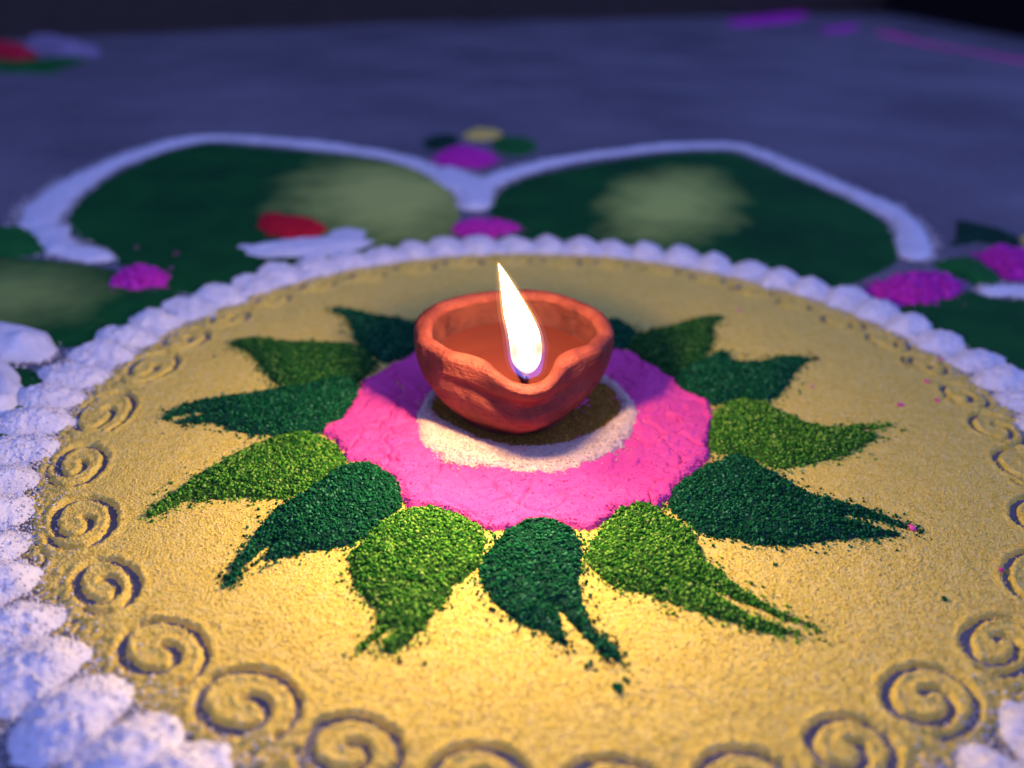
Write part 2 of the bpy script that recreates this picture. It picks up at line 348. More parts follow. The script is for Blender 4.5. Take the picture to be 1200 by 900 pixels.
def petal_mat(name, dark, light, centre, rad, patch):
    """green powder with a patch of yellow powder dusted over it (centre and radii in mm)"""
    m, nt, b = new_mat(name)
    g = N(nt, 'ShaderNodeNewGeometry')
    n1 = N(nt, 'ShaderNodeTexNoise', Scale=16.0, Detail=9.0, Roughness=0.65)
    nt.links.new(g.outputs['Position'], n1.inputs['Vector'])
    r = ramp(nt, [(0.35, dark), (0.75, light)])
    nt.links.new(n1.outputs['Fac'], r.inputs['Fac'])
    mp = N(nt, 'ShaderNodeMapping', vector_type='TEXTURE')
    mp.inputs['Location'].default_value = (centre[0] * MM, centre[1] * MM, 0)
    mp.inputs['Scale'].default_value = (rad[0] * MM, rad[1] * MM, 1)
    mp.inputs['Rotation'].default_value = (0, 0, rad[2])
    nt.links.new(g.outputs['Position'], mp.inputs['Vector'])
    ln = N(nt, 'ShaderNodeVectorMath', operation='LENGTH')
    nt.links.new(mp.outputs['Vector'], ln.inputs[0])
    n2 = N(nt, 'ShaderNodeTexNoise', Scale=22.0, Detail=10.0, Roughness=0.72)
    nt.links.new(g.outputs['Position'], n2.inputs['Vector'])
    su = N(nt, 'ShaderNodeMath', operation='MULTIPLY_ADD')
    nt.links.new(n2.outputs['Fac'], su.inputs[0]); su.inputs[1].default_value = 1.25
    nt.links.new(ln.outputs['Value'], su.inputs[2])
    mr = N(nt, 'ShaderNodeMapRange')
    mr.inputs['From Min'].default_value = 1.75; mr.inputs['From Max'].default_value = 0.95
    nt.links.new(su.outputs[0], mr.inputs['Value'])
    mx = N(nt, 'ShaderNodeMix', data_type='RGBA')
    nt.links.new(mr.outputs['Result'], mx.inputs['Factor'])
    nt.links.new(r.outputs['Color'], mx.inputs[6]); mx.inputs[7].default_value = (*patch, 1)
    nt.links.new(mx.outputs[2], b.inputs['Base Color'])
    b.inputs['Roughness'].default_value = 0.95; b.inputs['Specular IOR Level'].default_value = 0.1
    bp = N(nt, 'ShaderNodeBump', Strength=0.4, Distance=0.0006)
    nt.links.new(n2.outputs['Fac'], bp.inputs['Height']); nt.links.new(bp.outputs['Normal'], b.inputs['Normal'])
    return m

M = {}
M['yellow'] = powder('yellow_powder', [(0.28, (0.64, 0.46, 0.055)), (0.5, (0.78, 0.595, 0.115)), (0.72, (0.84, 0.67, 0.22))], size=2.2, bump=0.7, bsize=0.75)
M['yellow_grain'] = grain_mat('yellow_grains', [(0.0, (0.60, 0.41, 0.06)), (0.15, (0.74, 0.55, 0.085)), (0.75, (0.81, 0.62, 0.15)), (1.0, (0.88, 0.73, 0.38))])
M['pink'] = powder('pink_powder', [(0.3, (0.74, 0.06, 0.30)), (0.6, (0.82, 0.085, 0.35)), (0.8, (0.85, 0.12, 0.40))], size=9.0, bump=0.25, bsize=0.6)
M['pink_grain'] = grain_mat('pink_grains', [(0.0, (0.60, 0.03, 0.22)), (0.5, (0.80, 0.07, 0.34)), (1.0, (0.86, 0.13, 0.42))])
M['white'] = powder('white_powder', [(0.25, (0.66, 0.62, 0.64)), (0.6, (0.82, 0.80, 0.80))], size=5.0, bump=0.5, bsize=0.8)
M['white_grain'] = grain_mat('white_grains', [(0.0, (0.6, 0.55, 0.55)), (1.0, (0.85, 0.82, 0.8))])
M['dark_green'] = powder('dark_green_powder', [(0.3, (0.002, 0.025, 0.015)), (0.7, (0.006, 0.06, 0.032))], size=1.5, bump=0.6, bsize=1.0)
M['dark_green_grain'] = grain_mat('dark_green_grains', [(0.0, (0.002, 0.032, 0.012)), (0.5, (0.006, 0.095, 0.032)), (0.88, (0.018, 0.16, 0.055)), (1.0, (0.08, 0.27, 0.12))], spec=0.03, rough=1.0)
M['light_green'] = powder('light_green_powder', [(0.3, (0.010, 0.05, 0.008)), (0.7, (0.05, 0.13, 0.015))], size=1.5, bump=0.6, bsize=1.0)
M['light_green_grain'] = grain_mat('light_green_grains', [(0.0, (0.006, 0.06, 0.010)), (0.3, (0.03, 0.17, 0.018)), (0.65, (0.11, 0.33, 0.03)), (0.92, (0.22, 0.44, 0.05)), (1.0, (0.38, 0.5, 0.10))], spec=0.03, rough=1.0)
M['mid_green'] = powder('shaded_light_green_powder', [(0.3, (0.004, 0.035, 0.012)), (0.7, (0.02, 0.09, 0.02))], size=1.5, bump=0.6, bsize=1.0)  # light green with shade put into the colour, for the rear leaves
M['mid_green_grain'] = grain_mat('shaded_light_green_grains', [(0.0, (0.004, 0.045, 0.012)), (0.5, (0.018, 0.12, 0.022)), (0.9, (0.07, 0.22, 0.035)), (1.0, (0.2, 0.34, 0.07))], spec=0.03, rough=1.0)
M['far_green'] = powder('bright_green_powder', [(0.3, (0.005, 0.10, 0.02)), (0.7, (0.015, 0.17, 0.03))], size=8.0, bump=0.4, bsize=1.5)
M['red'] = powder('red_powder', [(0.3, (0.5, 0.01, 0.03)), (0.7, (0.65, 0.02, 0.05))], size=6.0, bump=0.4, bsize=1.2)
M['lavender'] = powder('lavender_powder', [(0.3, (0.24, 0.19, 0.28)), (0.7, (0.34, 0.28, 0.38))], size=20.0, bump=0.4, bsize=3.0)
M['magenta'] = powder('magenta_powder', [(0.3, (0.55, 0.018, 0.40)), (0.7, (0.70, 0.035, 0.52))], size=6.0, bump=0.4, bsize=1.0)
M['magenta_grain'] = grain_mat('magenta_grains', [(0.0, (0.45, 0.012, 0.26)), (0.6, (0.66, 0.03, 0.46)), (1.0, (0.80, 0.08, 0.60))])
M['brown'] = powder('shaded_ochre_powder', [(0.3, (0.22, 0.10, 0.012)), (0.7, (0.42, 0.22, 0.03))], size=2.0, bump=0.6, bsize=0.7)  # brownish ochre, darkened further to carry the lamp's shadow

def floor_mat():
    m, nt, b = new_mat('concrete_floor')
    g = N(nt, 'ShaderNodeNewGeometry')
    n1 = N(nt, 'ShaderNodeTexNoise', Scale=5.0, Detail=8.0, Roughness=0.6)
    n2 = N(nt, 'ShaderNodeTexNoise', Scale=160.0, Detail=6.0, Roughness=0.7)
    for n in (n1, n2): nt.links.new(g.outputs['Position'], n.inputs['Vector'])
    r1 = ramp(nt, [(0.3, (0.115, 0.108, 0.125)), (0.7, (0.24, 0.225, 0.24))])
    nt.links.new(n1.outputs['Fac'], r1.inputs['Fac'])
    r2 = ramp(nt, [(0.3, (0.75, 0.75, 0.75)), (0.7, (1.1, 1.1, 1.1))])
    nt.links.new(n2.outputs['Fac'], r2.inputs['Fac'])
    mx = N(nt, 'ShaderNodeMix', data_type='RGBA', blend_type='MULTIPLY')
    mx.inputs['Factor'].default_value = 1.0
    nt.links.new(r1.outputs['Color'], mx.inputs[6]); nt.links.new(r2.outputs['Color'], mx.inputs[7])
    nt.links.new(mx.outputs[2], b.inputs['Base Color'])
    b.inputs['Roughness'].default_value = 0.9; b.inputs['Specular IOR Level'].default_value = 0.08
    bp = N(nt, 'ShaderNodeBump', Strength=0.3, Distance=0.0006)
    nt.links.new(n2.outputs['Fac'], bp.inputs['Height']); nt.links.new(bp.outputs['Normal'], b.inputs['Normal'])
    return m
M['floor'] = floor_mat()

def plain(name, col, rough=0.8, size=30.0):
    return powder(name, [(0.3, tuple(c * 0.75 for c in col)), (0.7, col)], size=size, bump=0.2, bsize=4.0, rough=rough)
M['wall'] = plain('dark_wall_plaster', (0.075, 0.058, 0.045))
M['step'] = plain('dark_step_stone', (0.02, 0.016, 0.018))
M['step_top'] = plain('dark_red_step_top', (0.10, 0.02, 0.02))

# ------------------------------------------------------------------ the setting
fm = mesh_np('floor', [(-5000, -3000, 0), (5000, -3000, 0), (5000, 6000, 0), (-5000, 6000, 0)], [(0, 1, 2, 3)], M['floor'], False)
tag(link('floor', fm), kind='structure', label='bluish grey concrete floor under the powder drawing')

def slab(name, pts, z0, z1, mat, parent=None):
    n = len(pts)
    V = [(x, y, z0) for x, y in pts] + [(x, y, z1) for x, y in pts]
    me = bpy.data.meshes.new(name)
    me.from_pydata([[c * MM for c in v] for v in V], [],
                   [tuple(range(n - 1, -1, -1)), tuple(range(n, 2 * n))] + [(i, (i + 1) % n, (i + 1) % n + n, i + n) for i in range(n)])
    me.materials.append(mat)
    return link(name, me, parent)
w = slab('wall', [(-2600, 200), (-1000, 1100), (-250, 1680), (1010, 2300), (1010, 2450), (-330, 1830), (-1100, 1250), (-2600, 380)], -2, 4000, M['wall'])
tag(w, 'dark plastered wall far behind the drawing along the top edge', 'wall')
st = empty('step', (1020, 1500, 0)); tag(st, 'low dark step with a reddish top at the far right', 'step')
a = slab('riser', [(1040, 1400), (1900, 900), (1900, 4200), (1040, 4200)], -2, 120, M['step'], st)
b_ = slab('tread', [(1025, 1385), (1910, 880), (1910, 4200), (1025, 4200)], 120.5, 150, M['step_top'], st)
for o in (a, b_): o.matrix_parent_inverse = Matrix.Translation(-st.location)

# ------------------------------------------------------------------ yellow disc with carved spirals
DC = np.array([10.0, 6.2]); RS = 167.5
ANG = [-117, -127.5, -139.3, -151, -162.8, -174.9, 171.8, 162.2, 152.8, 143.4, 134, 124.5, 115, 105.5, 96, 86.5, 77, 67.5, 58.5, 49.5, 40.5, 31.5, 22.8, 14.3, 4.8, -4.2, -13.6, -24.5, -36, -48, -59, -68.6, -78, -87.5, -97.2, -107]
ANG = np.array(ANG, float)
SP = []
rs = np.random.default_rng(21)
for i, a in enumerate(ANG):
    nx_, pv = ANG[(i + 1) % len(ANG)], ANG[i - 1]
    gap = abs(((nx_ - pv + 180) % 360) - 180) / 2
    sz = rs.uniform(0.84, 1.04); at_ = 0.47 * sz * math.radians(gap) * RS; ar = sz * rs.uniform(9.8, 11.4)
    t = np.linspace(0, 1, 110)
    th = np.radians(90 + rs.uniform(-45, 45) - rs.uniform(500, 640) * t)
    rho = np.interp(t, [0, .17, .33, .5, .67, .83, 1], np.array([.14, .30, .58, .84, .87, .93, .98]) * rs.uniform(0.94, 1.04, 7))
    wd = np.interp(t, [0, .1, .3, .5, .6, .8, .9, 1], np.array([.7, 1.35, 1.05, 1.45, .85, 1.35, 1.0, .75]) * rs.uniform(0.55, 1.0, 8))
    ar_ = math.radians(a)
    er = np.array([math.cos(ar_), math.sin(ar_)]); et = np.array([-er[1], er[0]])
    c = DC + er * (RS + rs.uniform(-1.2, 1.2) + 4.5 * math.exp(-((a + 87) / 16) ** 2))
    # spiral traced in ground axes, stretched along the ring
    p = np.stack([np.cos(th), np.sin(th)], 1) * rho[:, None]
    pts = c + er * ((p @ er) * ar)[:, None] + et * ((p @ et) * at_)[:, None]
    SP.append((c, pts, wd, max(at_, ar) + 4))

ys = np.concatenate([np.arange(-182, -40, 0.42), np.arange(-40, 60, 0.6), np.arange(60, 196, 0.9)])
xs = np.arange(-180, 200.1, 0.52)
X, Y = np.meshgrid(xs, ys)
RR = np.hypot(X - DC[0], Y - DC[1])
fine = fbm(X, Y, 1.5, 2); mid = fbm(X + 50, Y, 9.0, 3)
Z = 1.28 + 0.22 * mid + 0.17 * fine + 0.15 * fbm(X, Y + 80, 40, 2)
# drag marks left by the palm that levelled it
Z += 0.06 * perlin(X * 0.06 + 3, Y * 0.55) 
edge = RR + 2.4 * fbm(X, Y, 14, 3)
fade = sstep(169.5, 186.0, edge)
Z = Z * (1 - fade) + fade * (-0.55) + fade * (1 - fade) * (5.0 * fbm(X + 9, Y + 5, 2.2, 3))
owner = np.full(X.shape, -1, int)
for k, (c, pts, wd, rad) in enumerate(SP):
    i0, i1 = np.searchsorted(xs, [c[0] - rad - 4, c[0] + rad + 4]); j0, j1 = np.searchsorted(ys, [c[1] - rad - 4, c[1] + rad + 4])
    sx, sy = X[j0:j1, i0:i1], Y[j0:j1, i0:i1]
    best = np.full(sx.shape, 9.0); dmin = np.full(sx.shape, 99.0)
    for (px, py), w_ in zip(pts, wd):
        d = np.hypot(sx - px, sy - py)
        best = np.minimum(best, d - w_); dmin = np.minimum(dmin, d)
    best = best + 0.3 * fine[j0:j1, i0:i1] + 0.45 * fbm(sx, sy, 3.5, 3)
    s_ = sstep(0.75, -0.15, best)
    z = Z[j0:j1, i0:i1]
    z = z + (0.42 + 0.45 * fbm(sx, sy, 4, 2)) * np.exp(-((best - 1.35) / 0.9) ** 2)
    z = z * (1 - s_) + s_ * (-0.35 + 0.25 * np.clip(fbm(sx + 4, sy, 2.2, 2), -1, 1))
    Z[j0:j1, i0:i1] = z
    ow = owner[j0:j1, i0:i1]; ow[best < 2.4] = k
for (p0, p1) in SCRATCH:
    p0, p1 = np.array(p0), np.array(p1)
    e = p1 - p0; t = np.clip(((X - p0[0]) * e[0] + (Y - p0[1]) * e[1]) / (e @ e), 0, 1)
    d = np.hypot(X - p0[0] - t * e[0], Y - p0[1] - t * e[1]) + 0.35 * fine + 0.5 * fbm(X, Y, 5, 2)
    s_ = sstep(0.75, 0.15, d)
    Z = Z * (1 - s_) - 0.3 * s_ + 0.35 * np.exp(-((d - 1.3) / 0.7) ** 2)
DISC_Z = Z
cellmax = np.maximum(np.maximum(Z[:-1, :-1], Z[1:, :-1]), np.maximum(Z[:-1, 1:], Z[1:, 1:]))
keep = cellmax > -0.3
own = owner[:-1, :-1]
disc = link('yellow_disc', grid_mesh('yellow_disc', X, Y, Z, keep & (own < 0), M['yellow']))
tag(disc, 'large flat disc of yellow powder with spirals pressed round its edge', 'powder disc')
for k in range(len(SP)):
    kk = keep & (own == k)
    if kk.any():
        link('spiral', grid_mesh('spiral', X, Y, Z, kk, M['yellow']), disc)

def disc_at(x, y):
    i = np.clip(np.searchsorted(xs, x) - 1, 0, len(xs) - 2); j = np.clip(np.searchsorted(ys, y) - 1, 0, len(ys) - 2)
    return DISC_Z[j, i]

n = 330000
gx = rng.uniform(-180, 200, n); gy = -182 + 360 * rng.random(n) ** 1.7
rr = np.hypot(gx - DC[0], gy - DC[1]); gz = disc_at(gx, gy)
ok = ((rr < 183) & (gz > 0.25)) 
ok &= np.hypot(gx, gy) > 30
keepp = rng.random(n) < np.interp(gy, [-180, -60, 60, 150], [0.62, 0.55, 0.4, 0.2])
ok &= keepp
# loose grains over the worn rim
m2 = 14000
ra = rng.normal(180.5, 5.0, m2); ta = rng.random(m2) * 2 * math.pi
ex, ey = DC[0] + ra * np.cos(ta), DC[1] + ra * np.sin(ta)
gx = np.concatenate([gx[ok], ex]); gy = np.concatenate([gy[ok], ey]); gz = np.maximum(np.concatenate([gz[ok], disc_at(ex, ey)]), 0.0)
R = 0.13 + 0.24 * rng.random(len(gx)) ** 1.5
o = link('grains', grain_mesh('grains', np.stack([gx, gy, gz + R * rng.uniform(-0.4, 0.6, len(gx))], 1), R, M['yellow_grain']), disc)
o['kind'] = 'stuff'

# ------------------------------------------------------------------ leaves
def ring_label(o, label, cat, group=None):
    tag(o, label, cat, group)
LEAF_LABEL = {
 'a': 'light green powder leaf pointing left, just above the dark leaf at lower left',
 'b': 'dark green powder leaf pointing to the lower left with a split tip',
 'c': 'light green powder leaf in front, left of the front dark leaf',
 'd': 'dark green powder leaf in front of the lamp, crumbling tip nearest the viewer',
 'e': 'light green powder leaf with a long forked tail at the lower right',
 'f': 'dark green powder leaf pointing right, with a pink crumb at its tip',
 'g': 'light green powder leaf pointing right beside the pink ring',
 'h': 'dark green powder leaf behind the right light leaf, pointing right and back',
 'i': 'light green powder leaf at right rear, coloured darker for the lamp shadow',
 'j': 'small dark green powder leaf half hidden behind the right rim of the lamp',
 'k': 'green powder leaf hidden straight behind the clay lamp',
 'l': 'dark green powder leaf at left rear next to the lamp rim',
 'm': 'light green powder leaf at left rear, coloured darker for shade, above the long dark leaf',
 'n': 'long dark green powder leaf pointing straight left with a hollow tip',
}
for q, (k, (kind, poly)) in enumerate(LEAF.items()):
    mk = 'dark_green' if kind == 'dark' else ('mid_green' if k in 'imk' else 'light_green')  # rear light leaves get the green darkened for shadow
    hp = Heap(poly, rng.uniform(2.7, 3.4), 9.5, base=1.2, cell=0.75, rag=1.1, ragsize=3.5, lump=0.8, lumpsize=6, fine=0.35, seed=q + 1, it=1)
    lf = link('leaf', hp.mesh('leaf', M[mk]))
    tag(lf, LEAF_LABEL[k], 'powder leaf', 'powder leaves round the pink ring')
    P, R = hp.scatter(2.3, 0.28, 0.72, stray=2.6, base=1.35)
    g = link('grains', grain_mesh('grains', P, R, M[mk + '_grain']), lf); g['kind'] = 'stuff'

# ------------------------------------------------------------------ pink ring, white ring, ochre centre
hp = Heap(PINK, 2.2, 3.0, base=1.4, cell=0.55, rag=1.6, ragsize=6, lump=0.45, lumpsize=12, fine=0.08, seed=31)
f1, f2 = worley(hp.X + 3.5 * fbm(hp.X, hp.Y, 14, 3), hp.Y + 3.5 * fbm(hp.X + 70, hp.Y, 14, 3), 13.0)
mask = sstep(-0.25, 0.25, fbm(hp.X + 200, hp.Y, 26, 2))
crack = sstep(0.07, 0.0, f2 - f1) * mask
tt = fbm(hp.X + 31, hp.Y + 12, 30, 4) * 3.2 + 0.6 * fbm(hp.X, hp.Y, 5, 2) * 0.4
terr = (np.floor(tt) + sstep(0.82, 1.0, tt - np.floor(tt))) * 0.65
hp.Z = np.where(hp.d > 0.5, hp.Z - 1.9 * crack + sstep(0.5, 3, hp.d) * terr, hp.Z)
pk = link('pink_ring', hp.mesh('pink_ring', M['pink']))
tag(pk, 'wide ring of bright pink powder round the clay lamp', 'powder ring')
P, R = hp.scatter(1.6, 0.2, 0.5, stray=1.6, base=1.6)
dd = hp.at(P[:, 0], P[:, 1], hp.d)
ok = (dd < 2.2) | (rng.random(len(dd)) < 0.03)
P2, R2 = hp.scatter(0.9, 0.12, 0.30, stray=1.0, base=1.6)
g = link('crumbs', grain_mesh('crumbs', np.concatenate([P[ok], P2]), np.concatenate([R[ok], R2]), M['pink_grain']), pk); g['kind'] = 'stuff'

hp = Heap(WHITE, 2.6, 5.0, base=3.0, cell=0.55, rag=1.0, ragsize=4, lump=0.45, lumpsize=4, fine=0.25, seed=41, hole=INNER)
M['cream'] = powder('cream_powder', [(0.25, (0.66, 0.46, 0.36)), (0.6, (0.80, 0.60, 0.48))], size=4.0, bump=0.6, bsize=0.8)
wr = link('white_ring', hp.mesh('white_ring', M['cream']))
tag(wr, 'narrow ring of white powder round the foot of the lamp', 'powder ring')
P, R = hp.scatter(2.4, 0.18, 0.5, stray=2.0, base=3.2)
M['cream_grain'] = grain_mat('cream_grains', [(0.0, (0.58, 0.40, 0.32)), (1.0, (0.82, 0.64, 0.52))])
g = link('grains', grain_mesh('grains', P, R, M['cream_grain']), wr); g['kind'] = 'stuff'
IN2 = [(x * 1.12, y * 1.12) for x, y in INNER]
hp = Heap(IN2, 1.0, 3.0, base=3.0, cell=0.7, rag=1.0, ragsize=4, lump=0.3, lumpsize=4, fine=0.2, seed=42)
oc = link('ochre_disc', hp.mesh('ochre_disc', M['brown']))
tag(oc, 'small ochre powder disc under the clay lamp, darkened in colour for its shade', 'powder disc')
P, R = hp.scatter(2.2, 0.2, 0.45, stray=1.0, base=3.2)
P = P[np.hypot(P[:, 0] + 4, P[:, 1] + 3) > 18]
M['shaded_ochre_grain'] = grain_mat('shaded_ochre_grains', [(0.0, (0.2, 0.09, 0.012)), (0.8, (0.45, 0.25, 0.035)), (1.0, (0.7, 0.48, 0.1))])  # grains darkened like the disc, shadow included in the colour
g = link('grains', grain_mesh('grains', P, R[:len(P)], M['shaded_ochre_grain']), oc); g['kind'] = 'stuff'

# ------------------------------------------------------------------ border of white mounds
def ordinal(n):
    w = ['', 'first', 'second', 'third', 'fourth', 'fifth', 'sixth', 'seventh', 'eighth', 'ninth', 'tenth', 'eleventh', 'twelfth', 'thirteenth', 'fourteenth', 'fifteenth', 'sixteenth', 'seventeenth', 'eighteenth', 'nineteenth', 'twentieth']
    return w[n] if n <= 20 else 'twenty-' + w[n - 20]
step_deg = 5.75
# thin band of white powder the mounds were pinched up from
ta_ = np.radians(np.linspace(-68, 258, 1500)); ra_2 = np.linspace(178, 207, 30)
TA, RA = np.meshgrid(ta_, ra_2)
bx_, by_ = DC[0] + RA * np.cos(TA), DC[1] + RA * np.sin(TA)
prof = sstep(179, 185, RA + 1.5 * fbm(bx_, by_, 8, 2)) * sstep(206, 199, RA + 2.0 * fbm(bx_, by_ + 50, 11, 3))
bk = np.interp(by_, [-100, 10, 90], [-1.0, -0.6, 0.8])
bz_ = (prof * (1.5 + bk + 1.6 * fbm(bx_, by_, 5.0, 4)) - 0.7)
kp_ = np.maximum(np.maximum(bz_[:-1, :-1], bz_[1:, :-1]), np.maximum(bz_[:-1, 1:], bz_[1:, 1:])) > -0.25
o = link('powder_band', grid_mesh('powder_band', bx_[:, ::-1], by_[:, ::-1], bz_[:, ::-1], kp_, M['white']))
tag(o, 'thin patchy band of white powder lying under the border mounds', 'powder band')
for k in range(-28, 29):
    ang = 95.0 + k * step_deg + rng.uniform(-0.4, 0.4)
    a = math.radians(ang)
    er = np.array([math.cos(a), math.sin(a)]); et = np.array([-er[1], er[0]])
    Lr, Wt, Hm = rng.uniform(13.5, 16.5), rng.uniform(12.0, 15.0) - 2.2 * float(sstep(9, 17, abs(k))), rng.uniform(4.6, 6.9)
    c = DC + er * (192.5 + rng.uniform(-2.2, 2.2))
    u = np.linspace(-1.12, 1.12, 52); v = np.linspace(-1.12, 1.12, 42)
    U, V = np.meshgrid(u, v)
    bend = 0.28 * rng.uniform(-0.4, 1.0) * (1 - U ** 2)
    Vb = V + bend + 0.12 * fbm(U * 20 + k * 50, V * 20, 14, 3)
    Ub = U + 0.10 * fbm(U * 20 - k * 31, V * 20 + 7, 14, 3)
    fr_ = float(sstep(9, 17, abs(k)))
    wide = 0.76 + 0.12 * fr_ + (0.26 - 0.14 * fr_) * Ub                      # broader at the outer end
    q = 1 - (np.abs(Ub) ** 2.4) - (np.abs(Vb) / np.clip(wide, 0.4, 1.2)) ** 2
    gx_ = c[0] + er[0] * U * Lr + et[0] * V * Wt; gy_ = c[1] + er[1] * U * Lr + et[1] * V * Wt
    skew = 1 + 0.25 * Vb
    rough_k = np.interp(abs(k), [0, 12, 20], [0.75, 0.8, 0.8])
    f1_, _ = worley(gx_ + 2 * fbm(gx_, gy_, 6, 2), gy_, 5.5)
    lumps = 1.5 * (0.45 - f1_) + 1.1 * fbm(gx_, gy_, 8.0, 4) + 0.55 * fbm(gx_, gy_ + 30, 2.2, 3)
    z = Hm * np.sign(q) * np.abs(q) ** 1.1 * skew + np.clip(q * 3, 0, 1) * lumps * rough_k
    z = np.where(q > 0, np.maximum(z, 0.02), -0.6)
    ii = q > 0
    kp = ii[:-1, :-1] | ii[1:, :-1] | ii[:-1, 1:] | ii[1:, 1:]
    mo = link('powder_mound', grid_mesh('powder_mound', gx_ - c[0], gy_ - c[1], z, kp, M['white']))
    mo.location = (c[0] * MM, c[1] * MM, 0)
    # loose grains lying on the mound and at its foot
    ng = 420
    iu = rng.integers(1, 50, ng); iv = rng.integers(1, 40, ng)
    sel = (q[iv, iu] > 0) | (rng.random(ng) < 0.35)
    iu, iv = iu[sel], iv[sel]
    GR = rng.uniform(0.2, 0.55, len(iu))
    GP = np.stack([gx_[iv, iu] - c[0] + rng.uniform(-.4, .4, len(iu)), gy_[iv, iu] - c[1] + rng.uniform(-.4, .4, len(iu)), np.maximum(z[iv, iu], 0) + GR * 0.3], 1)
    gg_ = link('grains', grain_mesh('grains', GP, GR, M['white_grain']), mo); gg_['kind'] = 'stuff'
    if k == 0: lab = 'white powder mound of the border straight behind the flame tip'
    else: lab = '%s white powder mound of the border to the %s of the flame tip' % (ordinal(abs(k)), 'left' if k > 0 else 'right')
    tag(mo, lab, 'powder mound', 'white powder mounds bordering the yellow disc')

n = 34000
ra = np.concatenate([rng.normal(191, 7.0, n), rng.normal(179, 3.0, 500)]); n = len(ra)
ta = np.radians(rng.uniform(-66, 256, n))
px, py = DC[0] + ra * np.cos(ta), DC[1] + ra * np.sin(ta)
R = rng.uniform(0.2, 0.55, n)
o = link('white_dust', grain_mesh('white_dust', np.stack([px, py, np.maximum(disc_at(px, py) * (ra < 180), 0) + R * 0.5], 1), R, M['white_grain']))
tag(o, 'loose white powder specks scattered between the border mounds', 'powder specks', kind='stuff')

# ------------------------------------------------------------------ big petals and their outlines outside the border
GD, GL = (0.003, 0.06, 0.016), (0.010, 0.13, 0.024)
PM = {
 'back_left': (petal_mat('petal_powder_a', GD, GL, (-95, 300), (75, 120, 0.25), (0.50, 0.57, 0.12)), 'big dark green powder petal behind on the left with a yellowish patch'),
 'back_right': (petal_mat('petal_powder_b', GD, GL, (104, 300), (48, 110, -0.3), (0.46, 0.56, 0.11)), 'big dark green powder petal behind on the right with a yellowish patch'),
 'left': (petal_mat('petal_powder_c', GD, GL, (-270, 95), (70, 55, 0.2), (0.26, 0.36, 0.08)), 'dull green powder petal at the left edge below the white hook'),
 'right': (petal_mat('petal_powder_d', GD, GL, (900, 900), (5, 5, 0), (0.2, 0.2, 0.05)), 'dark green powder petal at the right edge under the pink heaps'),
 'front_left': (petal_mat('petal_powder_e', GD, GL, (-900, 900), (5, 5, 0), (0.2, 0.2, 0.05)), 'dark green powder petal glimpsed at the left edge between white mounds'),
}
for q, (k, poly) in enumerate(PETAL.items()):
    pr = np.array(poly) - DC; r_ = np.hypot(pr[:, 0], pr[:, 1])
    nr_ = np.where(r_ < 245, np.minimum(r_, 195.0), r_)
    poly = DC + pr * (nr_ / r_)[:, None]
    hp = Heap(poly, 1.6, 6.0, base=0.0, cell=2.4, rag=2.0, ragsize=14, lump=0.4, lumpsize=25, fine=0.25, seed=60 + q)
    tag(link('petal', hp.mesh('petal', PM[k][0])), PM[k][1], 'powder petal', 'big green petals outside the border')

def stroke(name, pts, hw, h, mat, label, cat='powder line', seed=0, group=None):
    P = np.array(pts, float)
    for _ in range(3):
        Q = P[:-1] * 0.75 + P[1:] * 0.25; S_ = P[:-1] * 0.25 + P[1:] * 0.75
        P = np.concatenate([P[:1], np.stack([Q, S_], 1).reshape(-1, 2), P[-1:]])
    seg = np.hypot(*np.diff(P, axis=0).T); s = np.concatenate([[0], np.cumsum(seg)])
    n = int(s[-1] / 3.0) + 4
    t = np.linspace(0, s[-1], n); C = np.stack([np.interp(t, s, P[:, 0]), np.interp(t, s, P[:, 1])], 1)
    T = np.gradient(C, axis=0); T /= np.linalg.norm(T, axis=1, keepdims=True); Nn = np.stack([-T[:, 1], T[:, 0]], 1)
    hw_ = np.interp(np.linspace(0, 1, n), np.linspace(0, 1, len(hw)), hw) if np.ndim(hw) else np.full(n, hw)
    taper = np.clip(np.minimum(t, s[-1] - t) / (hw_ * 0.9), 0.0, 1) ** 0.5
    hw_ = hw_ * np.maximum(taper, 0.12) * (1 + 0.3 * fbm(t, t * 0 + seed * 13.0, 45, 3))
    m = 17; vv = np.linspace(-1, 1, m)
    Xs = C[:, None, 0] + Nn[:, None, 0] * vv * hw_[:, None]; Ys = C[:, None, 1] + Nn[:, None, 1] * vv * hw_[:, None]
    Xs = Xs + 2.4 * fbm(Xs + seed * 11, Ys, 14, 4); Ys = Ys + 2.4 * fbm(Xs + 40, Ys + seed * 7, 14, 4)
    Zs = h * (1 - vv ** 2)[None] ** 0.8 * np.maximum(taper, 0.15)[:, None] * (1 + 0.55 * fbm(Xs, Ys, 16, 5)) - 0.4 * (np.abs(vv) > 0.99)
    o = link(name, grid_mesh(name, Xs, Ys, Zs, np.ones((n - 1, m - 1), bool), mat))
    # face winding differs along the two axes: make the tops face up
    o.data.flip_normals() if o.data.polygons[len(o.data.polygons) // 2].normal.z < 0 else None
    ns_ = int(s[-1] * 4)
    jj = rng.integers(0, n, ns_); off = rng.choice([-1, 1], ns_) * (hw_[jj] + rng.normal(0, 1, ns_) * (1.0 + hw_[jj] * 0.18))
    GR = rng.uniform(0.4, 1.0, ns_)
    GP = np.stack([C[jj, 0] + Nn[jj, 0] * off + rng.normal(0, 1.5, ns_), C[jj, 1] + Nn[jj, 1] * off + rng.normal(0, 1.5, ns_), np.full(ns_, 0.6)], 1)
    g2 = link('specks', grain_mesh('specks', GP, GR, M['white_grain'] if mat is M['white'] else M['pink_grain']), o); g2['kind'] = 'stuff'
    return tag(o, label, cat, group)
g_ = 'white outlines of the big petals'
stroke('petal_outline', STROKE['back_left'], [12, 12, 10, 9, 9, 9, 8], 3.0, M['white'], 'white powder outline arching over the left back petal', seed=1, group=g_)
